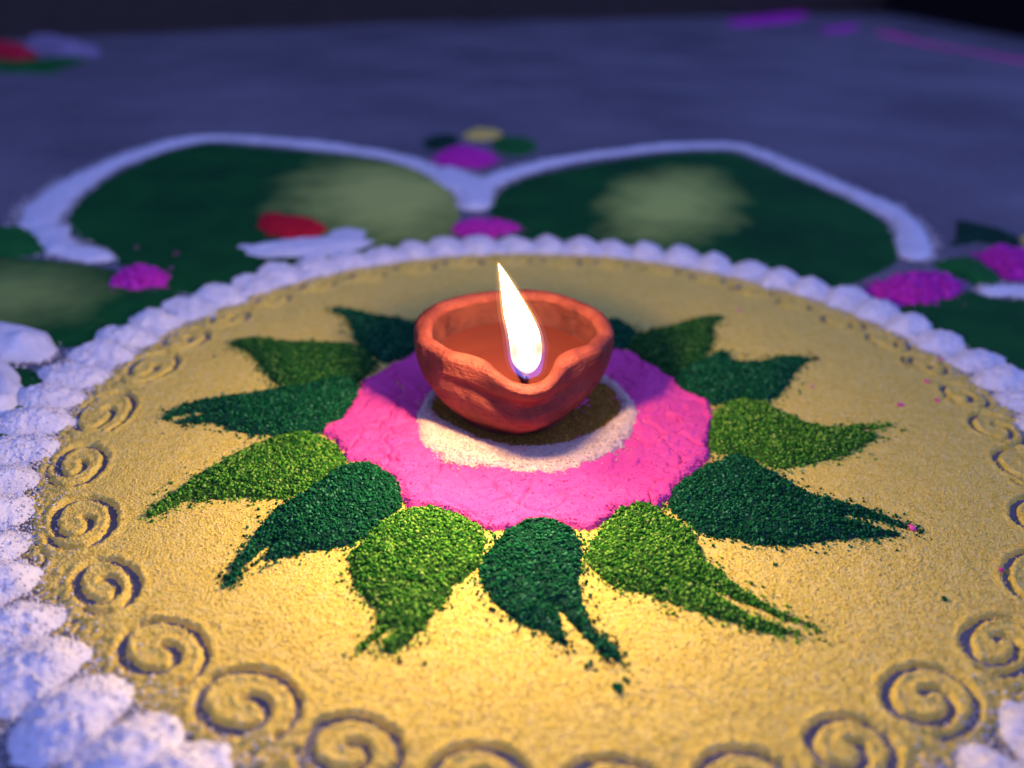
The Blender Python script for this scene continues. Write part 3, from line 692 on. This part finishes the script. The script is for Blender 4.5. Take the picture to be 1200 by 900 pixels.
stroke('petal_outline', STROKE['back_right'], [9, 8, 8, 8, 9, 10, 12], 3.0, M['white'], 'white powder outline arching over the right back petal', seed=2, group=g_)
stroke('petal_outline', STROKE['junction'], [7, 15, 13, 9], 3.2, M['white'], 'white powder wedge where the two back petals meet', seed=3, group=g_)
stroke('petal_outline', STROKE['hook'], [12, 10, 9, 9], 3.5, M['white'], 'white powder hook at the left end of the left back petal', seed=4, group=g_)
stroke('petal_outline', STROKE['left_low'], [16, 17, 16, 12], 7.0, M['white'], 'thick white powder line at the left edge joining the border', seed=5, group=g_)
stroke('petal_outline', STROKE['left_edge'], [9, 10, 10, 9], 6.0, M['white'], 'short white powder line at the left edge below the thick line', seed=8, group=g_)
stroke('petal_outline', STROKE['right'], [5, 7, 8, 8], 3.0, M['white'], 'white powder line at the right edge below the pink heaps', seed=6, group=g_)
stroke('powder_streak', STROKE['far'], [12, 16, 12, 10, 14], 2.0, M['pink'], 'faint pink powder streak on the floor at the top right', 'powder streak', seed=7)

BL = {
 'pink_back': ('magenta', 7, 'pink powder heap on the white outline behind the lamp', 0.62),
 'green_back_l': ('dark_green', 4, 'dark green powder leaf left of the farthest pink heap', 0.8),
 'green_back_r': ('far_green', 4, 'green powder leaf right of the farthest pink heap', 0.8),
 'yellow_back': ('yellow', 4, 'small yellow powder dab behind the farthest pink heap', 0.8),
 'pink_junction': ('magenta', 4, 'flat pink powder heap where the two back petals meet', 0.8),
 'pink_left': ('magenta', 5, 'pink powder heap on the dark green at the left', 0.75),
 'white_red': ('white', 4, 'white powder petal touching the border below the red heap', 0.85),
 'red': ('red', 6, 'red powder heap on the white petal at the left', 0.7),
 'green_right': ('far_green', 3.5, 'green powder leaf between the two pink heaps at the right', 0.85),
 'pink_right': ('magenta', 6, 'large pink powder heap touching the white border at the right', 0.75),
 'pink_right2': ('magenta', 6, 'pink powder heap cut by the right edge of the picture', 0.75),
 'dark_right': ('dark_green', 4, 'dark green powder leaf above the pink heap at the right edge', 0.85),
 'yellow_right': ('yellow', 4, 'yellow powder dab at the right edge behind a pink heap', 0.85),
 'green_left': ('far_green', 4, 'bright green powder leaf at the left edge beside the white hook', 0.85),
 'far_red': ('red', 22, 'far red powder heap at the top left', 0.5),
 'far_white': ('lavender', 20, 'far pale lavender powder heap at the top left', 0.5),
 'far_green': ('far_green', 8, 'far green powder patch under the red heap at the top left', 0.7),
 'far_pink': ('magenta', 10, 'far pink powder patch near the top edge right of centre', 0.5),
 'far_pink2': ('magenta', 6, 'small far pink powder dab beside the dark step', 0.5),
}
for q, (k, (mk, hgt, lab, sq)) in enumerate(BL.items()):
    P = np.array(BLOB[k]); y0 = P[:, 1].min()
    P[:, 1] = y0 + (P[:, 1] - y0) * sq           # the heap's height fills the rest of its outline
    size = np.ptp(P, axis=0).max()
    far = k.startswith('far')
    base = 0.0
    hp = Heap(P, hgt, size * 0.28, base=base, cell=size / 55, rag=size * 0.07, ragsize=size * 0.16, lump=hgt * 0.28, lumpsize=size * 0.22, fine=hgt * 0.12, seed=90 + q)
    hb = link('powder_heap', hp.mesh('powder_heap', M[mk]))
    tag(hb, lab, 'powder heap', 'coloured powder heaps round the border')
    if mk in ('magenta', 'red') and not far:
        P, R = hp.scatter(1.1, 0.4, 1.4, stray=3.5, base=0.3)
        g = link('crumbs', grain_mesh('crumbs', P, R, M['magenta_grain'] if mk == 'magenta' else M['red']), hb); g['kind'] = 'stuff'

# stray crumbs on the yellow and beyond
def crumb(x, y, r, mat, label, cat='crumb'):
    k = 3 + int(rng.random() * 3)
    P = np.array([[x, y, float(disc_at(np.array([x]), np.array([y]))[0])]]) + np.concatenate([rng.normal(0, r * 0.6, (k, 2)), np.full((k, 1), r * 0.4)], 1)
    P[:, 2] = np.maximum(P[:, 2], r * 0.4)
    tag(link('crumb', grain_mesh('crumb', P, np.full(k, r), mat)), label, cat, 'stray powder crumbs')
M['seed'] = grain_mat('dark_specks', [(0.0, (0.03, 0.012, 0.01)), (1.0, (0.10, 0.03, 0.02))])
for i, (x, y, r, kind, lab) in enumerate(CRUMB):
    crumb(x, y, r, M[{'p': 'pink_grain', 'g': 'dark_green_grain', 'd': 'seed'}[kind]], lab)

# ------------------------------------------------------------------ the clay lamp
def clay_mat(name='terracotta', f=1.0):
    m, nt, b = new_mat(name)
    tc = N(nt, 'ShaderNodeTexCoord')
    n1 = N(nt, 'ShaderNodeTexNoise', Scale=75.0, Detail=9.0, Roughness=0.75)
    nt.links.new(tc.outputs['Object'], n1.inputs['Vector'])
    r = ramp(nt, [(p, tuple(c * f for c in q)) for p, q in ((0.32, (0.095, 0.016, 0.011)), (0.5, (0.22, 0.037, 0.022)), (0.68, (0.33, 0.072, 0.042)), (0.8, (0.42, 0.14, 0.09)))])
    nt.links.new(n1.outputs['Fac'], r.inputs['Fac'])
    nt.links.new(r.outputs['Color'], b.inputs['Base Color'])
    rr_ = ramp(nt, [(0.35, (0.5, 0.5, 0.5)), (0.65, (0.8, 0.8, 0.8))])
    nt.links.new(n1.outputs['Fac'], rr_.inputs['Fac'])
    # clay soaked with oil round the wick
    ds = N(nt, 'ShaderNodeVectorMath', operation='DISTANCE')
    ds.inputs[1].default_value = (0.0045, -0.0365, 0.0305)
    nt.links.new(tc.outputs['Object'], ds.inputs[0])
    wet = N(nt, 'ShaderNodeMapRange'); wet.inputs['From Min'].default_value = 0.003; wet.inputs['From Max'].default_value = 0.008
    nt.links.new(ds.outputs['Value'], wet.inputs['Value'])
    mw = N(nt, 'ShaderNodeMix', data_type='FLOAT'); mw.inputs[2].default_value = 0.34
    nt.links.new(wet.outputs['Result'], mw.inputs['Factor']); nt.links.new(rr_.outputs['Color'], mw.inputs[3])
    nt.links.new(mw.outputs[0], b.inputs['Roughness'])
    b.inputs['Specular IOR Level'].default_value = 0.35
    mp = N(nt, 'ShaderNodeMapping'); mp.inputs['Scale'].default_value = (90, 90, 1100)
    nt.links.new(tc.outputs['Object'], mp.inputs['Vector'])
    n2 = N(nt, 'ShaderNodeTexNoise', Scale=1.0, Detail=3.0, Roughness=0.5, Distortion=0.6)
    nt.links.new(mp.outputs['Vector'], n2.inputs['Vector'])
    n3 = N(nt, 'ShaderNodeTexNoise', Scale=900.0, Detail=4.0, Roughness=0.7)
    nt.links.new(tc.outputs['Object'], n3.inputs['Vector'])
    b1 = N(nt, 'ShaderNodeBump', Strength=0.6, Distance=0.0009)
    nt.links.new(n2.outputs['Fac'], b1.inputs['Height'])
    b2 = N(nt, 'ShaderNodeBump', Strength=0.95, Distance=0.0007)
    nt.links.new(n3.outputs['Fac'], b2.inputs['Height']); nt.links.new(b1.outputs['Normal'], b2.inputs['Normal'])
    nt.links.new(b2.outputs['Normal'], b.inputs['Normal'])
    return m

BC = (-5.0, -3.0, 3.4)
LIP = math.radians(-82)
lamp = empty('oil_lamp', BC)
tag(lamp, 'small red clay oil lamp with a pinched spout and a burning flame', 'oil lamp')

NPH = 360
phi = np.linspace(0, 2 * math.pi, NPH, endpoint=False)
dp = (phi - LIP + math.pi) % (2 * math.pi) - math.pi
Rr = 36.6 + 5.8 * np.exp(-(dp / 0.27) ** 2) - 2.6 * np.exp(-((np.abs(dp) - 0.78) / 0.30) ** 2) + 0.5 * np.cos(2 * dp + 0.4) + 0.25 * np.sin(5 * dp)
Hr = 34.6 - 4.2 * np.exp(-(dp / 0.42) ** 2) - 0.8 * np.exp(-((np.abs(dp) - 1.2) / 0.5) ** 2) + 0.3 * np.sin(3 * dp + 1)
thick = 6.2 + 0.5 * np.sin(2 * dp) + 1.2 * np.exp(-((np.abs(dp) - 0.55) / 0.3) ** 2)
FLATS = ((-1.05, 33.4), (-0.68, 32.6), (0.66, 32.6), (1.05, 34.2), (-1.5, 35.4), (2.2, 36.2))
Rr0 = Rr.copy()
WL = sstep(0.12, 0.50, np.abs(dp))        # the spout itself stays rounded
for d0, D in FLATS:
    c_ = np.cos(dp - d0)
    Rr = np.where(c_ > 0.6, Rr + WL * (np.minimum(Rr, D / np.maximum(c_, 0.3)) - Rr), Rr)
rows = []
S1 = np.linspace(0, 1, 100)
RB = 20.0
for k_ in (0.0, 0.55, 0.9):
    rows.append((RB * k_ + 0 * phi, 0.4 + 0 * phi))
for s in S1:
    gg = 1 - (1 - s) ** 1.75
    zz = 0.3 + (Hr - 0.3 - 2.6) * s ** 0.97
    rad = RB + (Rr0 - RB) * gg + 0.9 * math.sin(math.pi * s) - 0.4 * math.exp(-(s / 0.05) ** 2)
    # the clay folds under the spout
    rad = rad - 5.2 * np.exp(-(dp / 0.50) ** 2) * math.exp(-((s - 0.76) / 0.15) ** 2) - 1.6 * np.exp(-((np.abs(dp) - 0.7) / 0.4) ** 2) * math.exp(-((s - 0.78) / 0.12) ** 2) + 1.2 * np.exp(-(dp / 0.8) ** 2) * math.exp(-((s - 0.42) / 0.16) ** 2)
    # flats pressed by the potter's thumb either side of the spout
    for d0, D in FLATS:
        c_ = np.cos(dp - d0)
        rad = np.where(c_ > 0.6, rad + WL * (np.minimum(rad, D / np.maximum(c_, 0.3)) - rad), rad)
    rad = rad - 0.9 * math.exp(-((s - 0.085) / 0.03) ** 2) + 0.5 * math.exp(-((s - 0.02) / 0.025) ** 2)
    # drag lines from the thumb
    zr = zz - Hr
    m_ = np.exp(-(dp / 0.75) ** 4) * sstep(0.42, 0.55, s) * sstep(0.97, 0.85, s)
    rad = rad + 0.17 * m_ * perlin(dp * 4.5 + 5, zr * 1.5 + 2 * np.sin(dp * 2)) + 0.07 * sstep(0.1, 0.2, s) * perlin(dp * 2.5, zz * 1.3 + 9)
    # flaked patches
    fl_ = fbm(dp * 30 + 40, zz * 1.6, 14, 3)
    rad = rad - 0.45 * sstep(0.28, 0.36, fl_) * sstep(0.2, 0.3, s) * sstep(0.9, 0.8, s)
    rows.append((rad, zz))
for t in np.linspace(0.08, 0.92, 17):
    a = math.pi * t
    rows.append((Rr - thick / 2 + math.cos(a) * thick / 2, Hr - 2.6 + 2.6 * math.sin(a)))
for s in np.linspace(1, 0, 26):
    gg = 1 - (1 - s) ** 2.2
    ri = 4 + (Rr - thick - 4) * gg
    zz = 6.0 + (Hr - 6.0 - 2.8) * s ** 1.25
    # channel running out to the spout
    zz = zz - 0.0 * phi
    rows.append((ri, zz))
rows.append((0.6 + 0 * phi, 5.9 + 0 * phi))
Rm = np.array([r for r, z in rows]); Zm = np.array([z for r, z in rows])
Xb = Rm * np.cos(phi); Yb = Rm * np.sin(phi)
bump_ = 0.5 * fbm(Xb + Zm * 0.6, Yb - Zm * 0.5, 12, 4) + 0.10 * fbm(Xb + Zm, Yb + Zm * 0.8, 2.4, 2)
bump_[:3] = 0; bump_[-1] = 0
Xb = Xb + bump_ * np.cos(phi); Yb = Yb + bump_ * np.sin(phi)
Zm = Zm + 0.3 * bump_
nr = len(rows)
idx = np.arange(nr * NPH).reshape(nr, NPH); nxt = np.roll(idx, -1, 1)
Fb = np.stack([idx[:-1], nxt[:-1], nxt[1:], idx[1:]], -1).reshape(-1, 4)
M['clay'] = clay_mat()
n_out = (3 + len(S1) + 17) * NPH
bme = mesh_np('bowl', np.stack([Xb.ravel(), Yb.ravel(), Zm.ravel()], 1), Fb, M['clay'])
# oily inside wall, darkened in colour to hold down the flame light
M['clay_in'] = clay_mat('oiled_dimmed_terracotta', 0.55)
bme.materials.append(M['clay_in'])
mi = np.zeros(len(Fb), np.int32); mi[n_out:] = 1
bme.polygons.foreach_set('material_index', mi)
bowl = link('bowl', bme, lamp)


# oil
m, nt, b = new_mat('lamp_oil')
b.inputs['Base Color'].default_value = (0.17, 0.032, 0.018, 1)
b.inputs['Roughness'].default_value = 0.12
b.inputs['Specular IOR Level'].default_value = 0.4
b.inputs['Coat Weight'].default_value = 0.2
OZ = 22.5
s_oil = ((OZ - 6.0) / (Hr - 8.8)) ** (1 / 1.25)
ro = 4 + (Rr - thick - 4) * (1 - (1 - s_oil) ** 2.2) + 0.6
Vo = [(0, 0, OZ)]; Fo = []
rings_ = [0.35, 0.7, 0.93, 1.0]
for q, f in enumerate(rings_):
    for r_, p_ in zip(ro, phi): Vo.append((r_ * f * math.cos(p_), r_ * f * math.sin(p_), OZ + (0.35 if f == 1.0 else 0)))
me = bpy.data.meshes.new('oil')
for i in range(NPH):
    j = (i + 1) % NPH
    Fo.append((0, 1 + i, 1 + j))
    for q in range(3): Fo.append((1 + q * NPH + i, 1 + (q + 1) * NPH + i, 1 + (q + 1) * NPH + j, 1 + q * NPH + j))
me.from_pydata([[c * MM for c in v] for v in Vo], [], Fo); me.materials.append(m)
for p in me.polygons: p.use_smooth = True
link('oil', me, lamp)

def tube(name, pts, rad, mat, parent, ns=14, sub=6):
    P = np.array(pts, float); R_ = np.array(rad, float)
    t = np.linspace(0, len(P) - 1, (len(P) - 1) * sub + 1)
    C = np.stack([np.interp(t, np.arange(len(P)), P[:, q]) for q in range(3)], 1); rr_ = np.interp(t, np.arange(len(P)), R_)
    for _ in range(4): C[1:-1] = (C[:-2] + 2 * C[1:-1] + C[2:]) / 4
    T = np.gradient(C, axis=0); T /= np.linalg.norm(T, axis=1, keepdims=True)
    A = np.cross(T, [1.0, 0.2, 0.0]); A /= np.linalg.norm(A, axis=1, keepdims=True); B_ = np.cross(T, A)
    an = np.linspace(0, 2 * math.pi, ns, endpoint=False)
    V = C[:, None] + (A[:, None] * np.cos(an)[None, :, None] + B_[:, None] * np.sin(an)[None, :, None]) * rr_[:, None, None]
    nn = len(C); idx = np.arange(nn * ns).reshape(nn, ns); nx = np.roll(idx, -1, 1)
    F = np.stack([idx[:-1], nx[:-1], nx[1:], idx[1:]], -1).reshape(-1, 4)
    return link(name, mesh_np(name, V.reshape(-1, 3), F, mat), parent)
lx, ly = math.cos(LIP), math.sin(LIP)
m, nt, b = new_mat('charred_cotton')
n1 = N(nt, 'ShaderNodeTexNoise', Scale=1500.0, Detail=3.0)
r = ramp(nt, [(0.35, (0.02, 0.012, 0.01)), (0.7, (0.25, 0.12, 0.06))])
nt.links.new(n1.outputs['Fac'], r.inputs['Fac']); nt.links.new(r.outputs['Color'], b.inputs['Base Color'])
tube('wick', [(0, 2, OZ - 2), (lx * 14, ly * 14, OZ + 1.0), (lx * 26, ly * 26, OZ + 5.5), (lx * 32, ly * 32, 29.5), (lx * 34.0 - 0.3, ly * 34.0, 29.8), (lx * 35.5 - 0.6, ly * 35.5, 31.6)],
     [1.1, 1.2, 1.2, 1.1, 0.8, 0.3], m, lamp)

# flame: hot core inside a thin blue and amber sheath
FLAME = np.array([(34.8, -0.6, -39.6, 0.6)] + [(36.2, -0.6, -40.2, 2.05), (37.6, -0.3, -40.7, 4.25), (39.8, -0.7, -41.4, 5.3), (43.6, -1.0, -42.7, 6.05), (48.8, -1.2, -44.4, 6.2), (54.0, -2.0, -46.1, 5.7), (60.5, -3.9, -48.3, 4.8), (66.8, -5.8, -50.5, 3.5), (71.2, -7.2, -51.5, 2.4), (75.4, -8.6, -52.5, 1.4), (77.6, -9.5, -53.1, 0.6), (79.3, -10.2, -53.5, 0.15)])
FZ, FX, FY, FR = FLAME.T          # height, centre line and radius, mm
def flame_mesh(name, grow, z0, z1, mat, parent, squash=0.8, round_to=None):
    zz = z0 + (z1 - z0) * np.linspace(0, 1, 52) ** 1.15
    cx = np.interp(zz, FZ, FX); cy = np.interp(zz, FZ, FY)
    rr_ = np.maximum(np.interp(zz, FZ, FR) + grow * np.interp(zz, [33, 40, 68, 84], [0.6, 1, 0.8, 0.4]), 0.08)
    if round_to:
        rr_ = rr_ * np.sqrt(np.clip(1 - ((round_to - np.minimum(zz, round_to)) / (round_to - z0)) ** 2, 0, 1))
    for _ in range(3):
        for a_ in (cx, cy, rr_): a_[1:-1] = (a_[:-2] + 2 * a_[1:-1] + a_[2:]) / 4
    rr_[0] = 0.08; rr_[-1] = 0.05
    an = np.linspace(0, 2 * math.pi, 20, endpoint=False)
    wob = 1 + 0.05 * np.sin(2 * an[None] + zz[:, None] * 0.12)
    V = np.stack([cx[:, None] - BC[0] + rr_[:, None] * np.cos(an) * wob, cy[:, None] - BC[1] + rr_[:, None] * np.sin(an) * squash * wob, np.repeat((zz - BC[2])[:, None], 20, 1)], -1)
    idx = np.arange(52 * 20).reshape(52, 20); nx = np.roll(idx, -1, 1)
    F = np.stack([idx[:-1], nx[:-1], nx[1:], idx[1:]], -1).reshape(-1, 4)
    return link(name, mesh_np(name, V.reshape(-1, 3), F, mat), parent)

def flame_mat(name, stops_col, stops_str, stops_alpha, power, add=False):
    """colour, brightness and density vary with height in the flame (object z, mm)"""
    m = bpy.data.materials.new(name); m.use_nodes = True
    nt = m.node_tree; nt.nodes.clear()
    out = N(nt, 'ShaderNodeOutputMaterial'); em = N(nt, 'ShaderNodeEmission'); tr = N(nt, 'ShaderNodeBsdfTransparent'); mx = N(nt, 'ShaderNodeMixShader')
    tc = N(nt, 'ShaderNodeTexCoord'); sp = N(nt, 'ShaderNodeSeparateXYZ')
    nt.links.new(tc.outputs['Object'], sp.inputs[0])
    mr = N(nt, 'ShaderNodeMapRange'); mr.inputs['From Min'].default_value = (34.3 - BC[2]) * MM; mr.inputs['From Max'].default_value = (79.6 - BC[2]) * MM
    nt.links.new(sp.outputs['Z'], mr.inputs['Value'])
    rc = ramp(nt, stops_col); rs_ = ramp(nt, [(p, (v, v, v)) for p, v in stops_str]); ra_ = ramp(nt, [(p, (v, v, v)) for p, v in stops_alpha])
    for r in (rc, rs_, ra_): nt.links.new(mr.outputs['Result'], r.inputs['Fac'])
    nt.links.new(rc.outputs['Color'], em.inputs['Color'])
    mu = N(nt, 'ShaderNodeMath', operation='MULTIPLY'); mu.inputs[1].default_value = power
    nt.links.new(rs_.outputs['Color'], mu.inputs[0]); nt.links.new(mu.outputs[0], em.inputs['Strength'])
    if add:      # thin glowing gas: adds its light, hides nothing
        m2_ = N(nt, 'ShaderNodeMath', operation='MULTIPLY'); ad = N(nt, 'ShaderNodeAddShader')
        nt.links.new(mu.outputs[0], m2_.inputs[0]); nt.links.new(ra_.outputs['Color'], m2_.inputs[1]); nt.links.new(m2_.outputs[0], em.inputs['Strength'])
        nt.links.new(tr.outputs[0], ad.inputs[0]); nt.links.new(em.outputs[0], ad.inputs[1]); nt.links.new(ad.outputs[0], out.inputs['Surface'])
        m.cycles.emission_sampling = 'NONE'
        return m
    nt.links.new(ra_.outputs['Color'], mx.inputs['Fac']); nt.links.new(tr.outputs[0], mx.inputs[1]); nt.links.new(em.outputs[0], mx.inputs[2])
    nt.links.new(mx.outputs[0], out.inputs['Surface'])
    return m
core = flame_mat('flame_core', [(0.0, (0.95, 0.55, 0.25)), (0.12, (1.0, 0.78, 0.40)), (0.4, (1.0, 0.84, 0.55)), (0.6, (1.0, 0.70, 0.34)), (0.9, (1.0, 0.63, 0.27)), (1.0, (1.0, 0.42, 0.10))],
                 [(0.0, 0.2 / FLAME_POWER), (0.10, 0.55 / FLAME_POWER), (0.25, 0.9 / FLAME_POWER), (0.38, 1.6 / FLAME_POWER), (0.50, 0.03), (0.70, 1.0), (0.90, 1.0), (0.95, 0.06), (1.0, 0.3 / FLAME_POWER)],
                 [(0.0, 1.0), (1.0, 1.0)], FLAME_POWER, True)
core.cycles.emission_sampling = 'FRONT_BACK'
blue = flame_mat('flame_blue_edge', [(0.0, (0.05, 0.14, 1.0)), (0.25, (0.10, 0.16, 1.0)), (0.40, (0.7, 0.5, 0.5)), (0.55, (1.0, 0.62, 0.22)), (1.0, (1.0, 0.52, 0.14))],
                 [(0.0, 1.0), (1.0, 1.0)], [(0.0, 0.10), (0.08, 0.32), (0.2, 0.18), (0.36, 0.10), (0.55, 0.30), (1.0, 0.38)], 1.0, True)
halo = flame_mat('flame_glow', [(0.0, (0.2, 0.15, 0.9)), (0.35, (0.6, 0.3, 0.6)), (0.6, (1.0, 0.5, 0.2)), (1.0, (1.0, 0.5, 0.15))],
                 [(0.0, 1.0), (1.0, 1.0)], [(0.0, 0.01), (0.15, 0.03), (0.5, 0.045), (0.85, 0.06), (1.0, 0.04)], 1.0, True)
ZB, ZT = FZ[0], FZ[-1]
fl = flame_mesh('flame', -1.15, ZB + 2.6, ZT - 1.0, core, lamp, round_to=ZB + 9)
flame_mesh('flame_edge', -0.1, ZB + 0.5, ZT - 0.3, blue, fl)
flame_mesh('flame_glow', 1.1, ZB, ZT, halo, fl)

def flame_spot(name, cx, cz, rx, rz, side, col):
    """dimmer peach zone low in the flame"""
    m = bpy.data.materials.new(name); m.use_nodes = True
    nt = m.node_tree; nt.nodes.clear()
    out = N(nt, 'ShaderNodeOutputMaterial'); em = N(nt, 'ShaderNodeEmission'); tr = N(nt, 'ShaderNodeBsdfTransparent'); mx = N(nt, 'ShaderNodeMixShader')
    em.inputs['Color'].default_value = (*col, 1); em.inputs['Strength'].default_value = 0.9
    tc = N(nt, 'ShaderNodeTexCoord'); mp = N(nt, 'ShaderNodeMapping', vector_type='TEXTURE')
    mp.inputs['Location'].default_value = ((cx - BC[0]) * MM, (-50 - BC[1]) * MM, (cz - BC[2]) * MM)
    mp.inputs['Scale'].default_value = (rx * MM, 0.02, rz * MM)
    ln = N(nt, 'ShaderNodeVectorMath', operation='LENGTH'); mr = N(nt, 'ShaderNodeMapRange', interpolation_type='SMOOTHSTEP')
    mr.inputs['From Min'].default_value = 1.0; mr.inputs['From Max'].default_value = 0.1; mr.inputs['To Max'].default_value = 0.7
    nt.links.new(tc.outputs['Object'], mp.inputs['Vector']); nt.links.new(mp.outputs['Vector'], ln.inputs[0]); nt.links.new(ln.outputs['Value'], mr.inputs['Value'])
    nt.links.new(mr.outputs['Result'], mx.inputs['Fac']); nt.links.new(tr.outputs[0], mx.inputs[1]); nt.links.new(em.outputs[0], mx.inputs[2]); nt.links.new(mx.outputs[0], out.inputs['Surface'])
    V, F = [], []
    us = np.linspace(-1, 1, 13)
    for zz in us:
        for xx in us:
            x = cx + xx * rx; z = cz + zz * rz
            c0 = np.interp(z, FZ, FX); y0 = np.interp(z, FZ, FY); R0 = max(np.interp(z, FZ, FR) - 0.5, 0.4)
            t = min(max((x - c0) / R0, -1.0), 1.0)
            V.append((c0 + R0 * t - BC[0], y0 - BC[1] - 0.8 * R0 * math.sqrt(max(1 - t * t, 0)) - 0.15, z - BC[2]))
    for i in range(12):
        for j in range(12): F.append((i * 13 + j, i * 13 + j + 1, (i + 1) * 13 + j + 1, (i + 1) * 13 + j))
    return link('flame_zone', mesh_np('flame_zone', V, F, m), fl)
flame_spot('flame_zone_right', 2.8, 49.8, 2.7, 5.5, 1, (1.0, 0.36, 0.16))
flame_spot('flame_zone_left', -4.8, 48.8, 2.2, 7.0, -1, (1.0, 0.50, 0.30))
